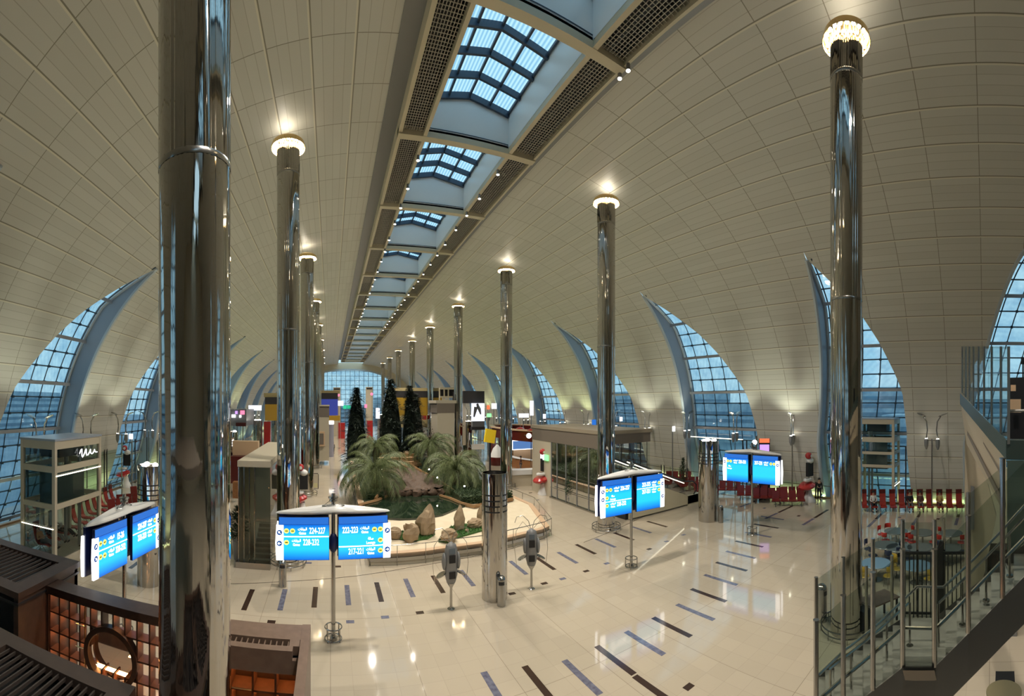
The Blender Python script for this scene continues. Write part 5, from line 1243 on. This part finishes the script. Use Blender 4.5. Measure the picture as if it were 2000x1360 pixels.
# cafe kiosk
ck=thing('cafe_kiosk','maroon cafe kiosk with pale curved roof rim and round white lamps at right','kiosk',(24.2,47.0,0))
def ring(m,rx,ry,rx2,ry2,z0,z1,n=10,mi=0):
    o=[(rx*cos(2*pi*(i+.5)/n),ry*sin(2*pi*(i+.5)/n)) for i in range(n)]; q=[(rx2*cos(2*pi*(i+.5)/n),ry2*sin(2*pi*(i+.5)/n)) for i in range(n)]
    for i in range(n):
        j=(i+1)%n; P=[(*o[i],z0),(*o[j],z0),(*o[j],z1),(*o[i],z1),(*q[i],z0),(*q[j],z0),(*q[j],z1),(*q[i],z1)]
        m.add(P,[(0,1,2,3),(5,4,7,6),(3,2,6,7),(0,4,5,1)],mi)
m=MB(); ring(m,4.2,9.2,3.8,8.8,3.35,4.5); m.build('maroon_fascia',MAROON,ck); m=MB(); ring(m,4.35,9.35,3.7,8.7,4.5,4.66); m.build('roof_rim',PINKW,ck)
m=MB(); 
for a in range(5): q=2*pi*(a*2+.5)/10; m.box(4.0*cos(q)-.25,4.0*cos(q)+.25,9.0*sin(q)-.25,9.0*sin(q)+.25,0,3.4)
m.build('kiosk_columns',MAROON,ck); m=MB(); ring(m,3.3,8.0,2.7,7.4,0,1.15); m.build('counter',WOOD,ck); m=MB(); ring(m,3.4,8.1,2.6,7.3,1.15,1.2); m.build('counter_top',WHITE,ck)
m=MB(); m.box(-1.8,1.5,1.0,1.3,0,3.3); m.build('back_wall',PINKW,ck)
m=MB(); m.box(-2.6,.6,-.6,-.5,2.0,3.0); m.build('blue_menu_screen',mat('menu_blue',(0,0,0),.4,emis=(.10,.22,.5),es=.9),ck); m=MB(); m.box(-2.7,.7,-.48,-.42,1.9,3.1); m.build('menu_frame',E_WHITE,ck)
for px,r in ((1033,41.5),(1072,40)):
    x,y=pol(px,r); t=thing('globe_lamp','round white lamp on the cafe kiosk fascia, %s'%('left' if px<1050 else 'right, at the lobby edge'),'lamp',(x,y,zat(851.5,r))); m=MB(); m.ball((0,0,0),.26,n=16); m.build('globe',E_WHITE,t,True); m=MB(); m.box(-.03,.03,0,.9,-.03,.03); m.build('bracket',BRUSH,t)
for i,(px,py,r) in enumerate([(1016,837,46),(1038,840,44),(1057,843,43)]):
    x,y=pol(px,r); t=thing('pendant_shade','red saucer shade above the cafe kiosk, %s'%['left','middle','right'][i],'lamp shade',(x,y,zat(py,r)),0,'red saucer shades'); m=MB(); m.lathe([(.001,.12),(.2,.12),(.48,-.02),(.46,-.06),(.001,.0)],n=20); m.build('shade',RED,t,True); m=MB(); m.cyl(0,0,.1,1.6,.02,.02,6); m.build('stem',BRUSH,t)
t=thing('yellow_stand','slanted yellow display board left of the third right column','display',(*pol(957,47),0),.3); m=MB(); T=Matrix.Translation((0,0,zat(852,47)))@Matrix.Rotation(.18,4,'Y'); m.box(-.72,.72,-.1,.1,-.75,.75,T=T); m.build('yellow_board',mat('bright_yellow',(.75,.52,.02),.4,emis=(.75,.5,.02),es=.25),t); m=MB(); m.box(-.1,.1,-.05,.05,0,zat(860,47)); m.build('support',DARKM,t)
t=thing('promotion_stand','maroon and white cone display with spotlight by the third column','display',(*pol(971,52),0)); m=MB(); m.lathe([(.9,0),(1.0,.5),(.9,1.0)],n=20); m.build('base_drum',MAROON,t,True); m=MB(); m.lathe([(.9,1.0),(.55,2.0),(.1,2.5),(.001,2.5)],n=20); m.build('white_cone',WHITE,t,True)
t=thing('white_counter','low white curved counter in front of the cafe kiosk','counter',(*pol(1015,39),0)); m=MB(); m.prism([(-1.4,-.4),(1.5,-.9),(1.7,-.2),(-1.2,.5)],0,1.05); m.build('counter_body',BEIGE,t); m=MB(); m.prism([(-1.5,-.5),(1.6,-1.0),(1.8,-.1),(-1.3,.6)],1.05,1.5); m.build('glass_case',WHITE,t)
# settees outside the cafe
ARM=mat('tan_wicker',(.22,.13,.05),.6)
for i,(px,py,rz) in enumerate([(1022,948,.3),(1046,948,-.4),(1030,934,2.4),(1053,938,-2.2)]):
    x,y=gp(px,py); t=thing('armchair','tan tub armchair outside the cafe kiosk, %s'%['front left','front right','back left','back right'][i],'armchair',(x,y,0),rz,'tan tub armchairs')
    m=MB(); m.cyl(0,0,.2,.45,.36,.38,16); m.build('seat',ARM,t,True); m=MB(); m.lathe([(.36,.3),(.42,.35),(.42,.8),(.36,.8),(.36,.3)],n=12,a0=0,a1=pi); m.build('backrest',ARM,t,True); m=MB(); m.cyl(0,0,0,.2,.25,.25,12); m.build('base',BLACK,t)
t=thing('parasol_table','round tan table with a slim steel stem outside the cafe kiosk','table',(*gp(1037,941),0)); m=MB(); m.cyl(0,0,.72,.76,.5,.5,20); m.build('table_top',ARM,t,True); m=MB(); m.cyl(0,0,0,2.2,.03,.03,8); m.build('stem',BRUSH,t)
t=thing('menu_board','framed standing menu board right of the left column row','sign board',(*gp(616,955),0)); m=MB(); m.tube([(-.25,0,0),(-.27,0,1.25),(-.2,0,1.35),(.2,0,1.35),(.27,0,1.25),(.25,0,0),(-.25,0,0)],.035,6); m.build('dark_frame',WDARK,t); m=MB(); m.box(-.22,.22,-.02,.02,.08,1.25); m.build('board_panel',BEIGE,t); m=MB(); m.box(-.18,.18,-.03,-.02,.12,.5); m.build('lower_notice',mat('cream_notice',(.6,.55,.3),.5),t)
# promotional totems
def make_totem():
    t=thing('promotion_totem','x','promotional totem')
    m=MB(); m.lathe([(.001,0),(.5,0),(.5,.12),(.38,.35),(.3,.5),(.22,.8),(.2,1.0)],n=24); m.build('white_base',WHITE,t,True)
    m=MB(); T=Matrix.Rotation(-.22,3,'Y'); m.lathe([(.001,1.0),(.4,1.0),(.66,1.2),(.68,1.34),(.5,1.5),(.001,1.52)],n=24,tilt=T); m.build('red_saucer',RED,t,True)
    m=MB(); m.lathe([(.2,-.12),(.4,-.08),(.44,0),(.4,.1),(.2,.12)],n=20,sy=.6); m.v=[(a-.3,b-.1,c+1.72) for a,b,c in m.v]; m.build('white_ring',WHITE,t,True)
    m=MB(); m.tube([(0,0,1.4),(.05,0,3.3)],.045,8); m.build('stem',BRUSH,t,True)
    m=MB(); m.box(-.25,.42,-.12,.12,1.95,3.0); m.build('black_screen_box',BLACK,t)
    m=MB(); m.ball((.12,0,3.15),.30,sz=.8,n=16); m.build('white_dome',WHITE,t,True)
    m=MB(); m.ball((-.12,-.05,3.55),.27,n=16); m.build('red_ball',RED,t,True)
    m=MB(); m.lathe([(.001,0),(.12,0)],n=16,tilt=Matrix.Rotation(pi/2,3,'X')); m.v=[(a-.12,b-.325,c+3.55) for a,b,c in m.v]; m.build('white_badge',WHITE,t); return t
tt=make_totem(); 
for i,(px,py,l) in enumerate([(1062,966,'red and white promotional totem with black screen by the lift lobby'),(1580,980,'red and white promotional totem with black box left of the near right column'),(590,1008,'red and white promotional totem behind the first left column'),(246,952,'red and white promotional totem with black screen near the left windows')]):
    x,y=gp(px,py)
    if i==0: tt.location=(x,y,0); tt['label']=l; tt['group']='promotional totems'
    else: dup(tt,(x,y,0),.3*i-.5,l,'promotional totems',.92 if i==2 else 1)
# display stands by the right screen
t=thing('video_stand','purple video screen under a red lit header by the right windows','screen',(*pol(1493,33.5),0),-1.0); m=MB(); m.box(-.45,.45,-.06,.06,0,zat(857,33.5)); m.build('stand_body',BLACK,t); m=MB(); m.box(-.38,.38,-.08,-.065,zat(886,33.5),zat(868.5,33.5)); m.build('screen_face',E_PURP,t); m=MB(); m.box(-.40,.40,-.08,.05,zat(865,33.5),zat(857,33.5)); m.build('red_header',E_REDS,t)
t=thing('clock_stand','steel information post with round clock by the right windows','clock',(*pol(1472,32.5),0),-.8); m=MB(); m.box(-.12,.12,-.1,.1,0,zat(872,32.5)); m.box(.15,.28,-.06,.06,0,zat(852,32.5)); m.build('post',BRUSH,t); m=MB(); m.lathe([(.001,0),(.2,0)],n=20,tilt=Matrix.Rotation(pi/2,3,'X')); m.v=[(a+.05,b-.12,c+zat(864,32.5)) for a,b,c in m.v]; m.build('clock_face',E_WHITE,t)
# potted plants
def potted(px,py,h,label,seed,w=.55,pot=.5,px2=None):
    x,y=gp(px,py); t=thing('potted_plant',label,'potted plant',(x,y,0),0,'potted plants'); r_=random.Random(seed)
    m=MB(); m.lathe([(.001,0),(.2,0),(.26,pot),(.22,pot),(.001,pot-.05)],n=16); m.build('pot',DSTEEL,t,True)
    m=MB(); m.cyl(0,0,pot-.05,h*.8,.03,.02,6); m.build('stem',BARK,t)
    m=MB()
    for i in range(420):
        f=r_.random(); a=r_.uniform(0,6.3); q=w*(.25+.75*sin(pi*min(1,f+.12)))*r_.random()**.5; c=Vector((q*cos(a),q*sin(a),pot+.15+(h-pot)*f)); d=Vector((cos(a),sin(a),r_.uniform(-.6,.8))).normalized(); s_=d.cross(Vector((0,0,1))).normalized(); L=.26
        m.add([c-d*L*.4,c+s_*L*.22,c+d*L*.6,c-s_*L*.22],[(0,1,2,3)])
    m.build('foliage',HEDGE,t)
potted(1115,984,2.2,'potted dracaena in front of the lift lobby glass',1,.6)
potted(1334,958,2.7,'tall slim potted tree between the escalator and the vent column',2,.35)
potted(1346,905,3.6,'potted tree against the right glass screen behind the vent column',3,.45)
potted(465,1092,2.4,'dark potted plant beside the stair enclosure, behind the huge near column',4,.6,.9)
for i,(px,py) in enumerate([(1217,893),(1228,897),(1250,893),(1268,895),(1290,897)]): potted(px,py,4.2,'potted tree in the row by the right windows, %s'%['first from the column','second from the column','middle one','fourth from the column','last before the screen posts'][i],5+i,.6)
# ================================================================== PEOPLE
def person(label,loc,rz,pose,top,bottom,hair=HAIR,arms='lap',recline=0.0,grp=None):
    t=thing('person',label,'person',loc,rz,grp)
    if pose=='sit':
        hip=Vector((0,.12,.52)); d=Vector((0,sin(recline),cos(recline))); chest=hip+d*.42; neck=hip+d*.55; head=hip+d*.70+Vector((0,-.05,.02))
        kneeL=Vector((-.11,-.34,.52)); kneeR=Vector((.11,-.34,.52)); ankL=Vector((-.11,-.50,.09)); ankR=Vector((.13,-.46,.09)); toe=Vector((0,-.14,-.05))
        handz=Vector((0,-.18,.62))
    elif pose=='lie':
        hip=Vector((0,-.05,.48)); d=Vector((0,.72,.69)); chest=hip+d*.42; neck=hip+d*.56; head=hip+d*.70+Vector((0,-.03,.05))
        kneeL=Vector((-.10,-.48,.52)); kneeR=Vector((.10,-.46,.50)); ankL=Vector((-.14,-.88,.26)); ankR=Vector((.10,-.90,.22)); toe=Vector((0,-.10,.09)); handz=Vector((0,-.12,.68))
    else:
        hip=Vector((0,0,.93)); chest=Vector((0,0,1.34)); neck=Vector((0,0,1.48)); head=Vector((0,-.02,1.62)); kneeL=Vector((-.1,-.02,.5)); kneeR=Vector((.11,.02,.5)); ankL=Vector((-.11,.02,.08)); ankR=Vector((.12,.08,.08)); toe=Vector((0,-.15,-.05)); handz=None
    V=[];Eg=[];R=[]
    def ad(p,r,par=None):
        V.append(tuple(p)); R.append(r); i=len(V)-1
        if par is not None: Eg.append((par,i))
        return i
    h=ad(hip,.115); b=ad(hip.lerp(chest,.5),.11,h); c=ad(chest,.13,b); n=ad(neck,.052,c); hb=ad(head-Vector((0,0,.03)),.085,n); ht=ad(head+Vector((0,0,.07)),.088,hb)
    no=ad(head+Vector((0,-.105,.0)),.016,hb)
    arms_=[]
    for s in (-1,1):
        kn,an=(kneeL,ankL) if s<0 else (kneeR,ankR)
        hj=ad(hip+Vector((s*.10,0,-.02)),.09,h); k=ad(kn,.062,hj); a=ad(an,.038,k); ad(an+toe,.034,a)
        sh=ad(chest+Vector((s*.17,0,.04)),.055,c)
        if handz is not None: el=chest+Vector((s*.24,-.10,-.24)); wr=handz+Vector((s*.09,0,.02))
        else: el=chest+Vector((s*.24,.03,-.27)); wr=chest+Vector((s*.25,-.06,-.52))
        e=ad(el,.040,sh); w_=ad(wr,.026,e); dv=(wr-el).normalized(); pm=ad(wr+dv*.07,.026,w_); sd=dv.cross(Vector((0,0,1)) if abs(dv.z)<.8 else Vector((0,1,0))).normalized()
        for q in range(4):
            o_=sd*(q-1.5)*.018; L=[.065,.08,.075,.06][q]; f1=ad(wr+dv*.10+o_,.009,pm); ad(wr+dv*(.10+L)+o_+Vector((0,0,-.02)),.008,f1)
        th_=ad(wr+dv*.05+sd*s*.035,.010,pm); ad(wr+dv*.09+sd*s*.05,.009,th_)
        arms_.append((sh,e,w_))
    def skin(nm,V,E,R,mt,par,grow=0,sub=1):
        me=bpy.data.meshes.new(nm); me.from_pydata(V,E,[]); o=bpy.data.objects.new(nm,me); COL.objects.link(o); o.parent=par
        me.materials.append(mt); md=o.modifiers.new('skin','SKIN'); md.use_smooth_shade=True; sv=me.skin_vertices[0].data
        for i,r in enumerate(R): sv[i].radius=(r+grow,r+grow)
        sv[0].use_root=True; ms=o.modifiers.new('sub','SUBSURF'); ms.levels=sub; ms.render_levels=sub; return o
    body=skin('body',V,Eg,R,SKIN,t)
    sh_=[];e_=[];r_=[]
    def a2(p,r,par=None):
        sh_.append(tuple(p)); r_.append(r)
        if par is not None: e_.append((par,len(sh_)-1))
        return len(sh_)-1
    h=a2(hip+Vector((0,0,.03)),.135); c=a2(hip.lerp(chest,.5),.128,h); c=a2(chest,.145,c); 
    for s in (-1,1):
        q=a2(chest+Vector((s*.17,0,.045)),.068,c); el=Vector(V[arms_[0 if s<0 else 1][1]]); wr=Vector(V[arms_[0 if s<0 else 1][2]]); q=a2(el,.052,q); a2(el.lerp(wr,.85),.038,q)
    skin('shirt',sh_,e_,r_,top,t)
    sh_=[];e_=[];r_=[]
    h=a2(hip,.13)
    for s in (-1,1):
        kn,an=(kneeL,ankL) if s<0 else (kneeR,ankR); q=a2(hip+Vector((s*.10,0,-.02)),.10,h); q=a2(kn,.075,q); a2(kn.lerp(an,.88),.055,q)
    skin('trousers',sh_,e_,r_,bottom,t)
    m=MB(); hd=head; m.ball((hd.x,hd.y+.02,hd.z+.055),.112,sy=1.08,sz=.98,n=14); m.v=[v for v in m.v]; o=m.build('hair',hair,t,True)
    m=MB()
    for s in (-1,1): m.ball((hd.x+s*.035,hd.y-.088,hd.z+.02),.012,n=6)
    m.build('eyes',C_BK,t); m=MB(); m.box(hd.x-.025,hd.x+.025,hd.y-.095,hd.y-.085,hd.z-.052,hd.z-.044); m.build('mouth',C_BR,t)
    m=MB()
    for an in (ankL,ankR): a_,b_=an+Vector((0,.05,-.02)),an+toe; m.tube([a_,a_.lerp(b_,.5),b_],[.045,.05,.04],8)
    m.build('shoes',C_BK,t,True); return t
for i,(k,pose,top,bot,l) in enumerate([(0,'lie',C_OR,C_GY,'person in an orange top reclining on the nearest left lounge seat'),(1,'lie',C_BK,C_GY,'person in black leaning back beside the orange-topped person'),(2,'lie',C_WH,C_BK,'person in a white shirt and black trousers reclining by the left windows')]):
    q=LP[k]; person(l,(q.x,q.y,.05),radians(92),pose,top,bot)
for i,(k,pose,top,bot,l) in enumerate([(1,'sit',C_WH,C_BK,'person in a white top sitting on the second red seat by the lift'),(5,'sit',C_BK,C_GY,'person in black and grey sitting on the middle red seat'),(6,'sit',C_BR,C_GY,'person in a brown top sitting next to the one in black'),(8,'sit',C_YE,C_BR,'person in a yellow top sitting with folded arms near the beige pier')]):
    x,y=RP[k]; person(l,(x-.06,y,.02),-(px_[k]-CX)/F+.12,pose,top,bot,recline=.25)
for px,py,rz,top,bot,l in [(1066,925,-.6,C_BK,C_BK,'person in dark clothes standing beside the cafe kiosk counter'),(1017,922,.9,C_BR,C_GY,'person in brown standing at the left of the cafe counter'),(1600,978,-1.0,C_BK,C_BK,'person in dark clothes standing behind the right promotional totem'),(651,886,.4,C_GY,C_BK,'person in grey standing in the aisle left of the garden')]:
    x,y=gp(px,py); person(l,(x,y,0),rz,'stand',top,bot)
# luggage
LUG=mat('dark_luggage',(.025,.02,.03),.6); LUG2=mat('plum_blanket',(.07,.045,.06),.9)
x,y=gp(1558,962); t=thing('luggage_trolley','luggage trolley piled with dark bags in front of the red bench','trolley',(x,y,0),-1.0)
for i,(a,b,c,d) in enumerate([(-.5,.1,.3,.75),(-.1,.45,.3,.95),(.2,.75,.3,.7)]): m=MB(); blobmesh((a+b)/2,0,(c+d)/2,(b-a)/1.9,.32,(d-c)/1.9,70+i,12,8,.12,m); m.build('bag',[LUG,LUG2,LUG][i],t,True)
m=MB(); m.box(-.6,.8,-.3,.3,.2,.25); m.tube([(.8,-.25,.2),(.95,-.25,1.0),(.95,.25,1.0),(.8,.25,.2)],.02,6); m.build('trolley_frame',BRUSH,t)
for k,(a,b) in enumerate([(-.5,-.28),(-.5,.28),(.7,0)]): m=MB(); T=Matrix.Rotation(pi/2,3,'X'); m.lathe([(.001,-.02),(.09,-.02),(.09,.02),(.001,.02)],n=12,tilt=T); m.v=[(p+a,q+b,r+.1) for p,q,r in m.v]; m.build('wheel',BLACK,t,True)
for px,py,s,l in [(1608,972,.6,'blue-grey bag on the floor right of the promotional totem'),(1592,962,.5,'small tan bag behind the promotional totem')]:
    x,y=gp(px,py); m=MB(); blobmesh(0,0,s*.4,s*.5,s*.35,s*.42,80+int(s*10),12,8,.12,m); tag(m.build('bag',C_BL if s>.55 else ARM,loc=(x,y,0),smooth=True),l,'bag')
t=thing('tall_banner','white slim bottle-shaped banner stand by the lift lobby','banner',(*pol(1408-200,36),0)); m=MB(); m.box(-.2,.2,-.05,.05,0,.1); m.lathe([(.12,.1),(.16,1.2),(.06,1.6),(.001,1.62)],n=12); m.build('banner_body',WHITE,t)

# dark kiosk roof and the gallery the view is taken from
kd=thing('retail_kiosk','dark kiosk block running on beneath the viewpoint, mirrored in the huge near column','kiosk')
slat_roof(kd,-3.0,1.2,.6,4.4,2.8,.3,WDARK,30,1)
m=MB(); m.box(-2.9,1.1,.7,.8,0,2.5); m.box(1.0,1.1,.8,4.3,0,2.5); m.build('side_walls',WDARK,kd)
m=MB(); m.box(-9,1.9,-9,.55,5.6,5.9); struct(m.build('trim_3',TAUPE))
S.view_settings.view_transform='Standard'; S.view_settings.look='None'; S.view_settings.gamma=1; S.view_settings.use_curve_mapping=False
S.view_settings.exposure=EXPO
S.cycles.use_denoising=True; S.cycles.max_bounces=6; S.cycles.transparent_max_bounces=20; S.cycles.adaptive_threshold=.03; S.cycles.diffuse_bounces=3; S.cycles.glossy_bounces=4; S.cycles.sample_clamp_indirect=6; S.cycles.caustics_reflective=False; S.cycles.caustics_refractive=False
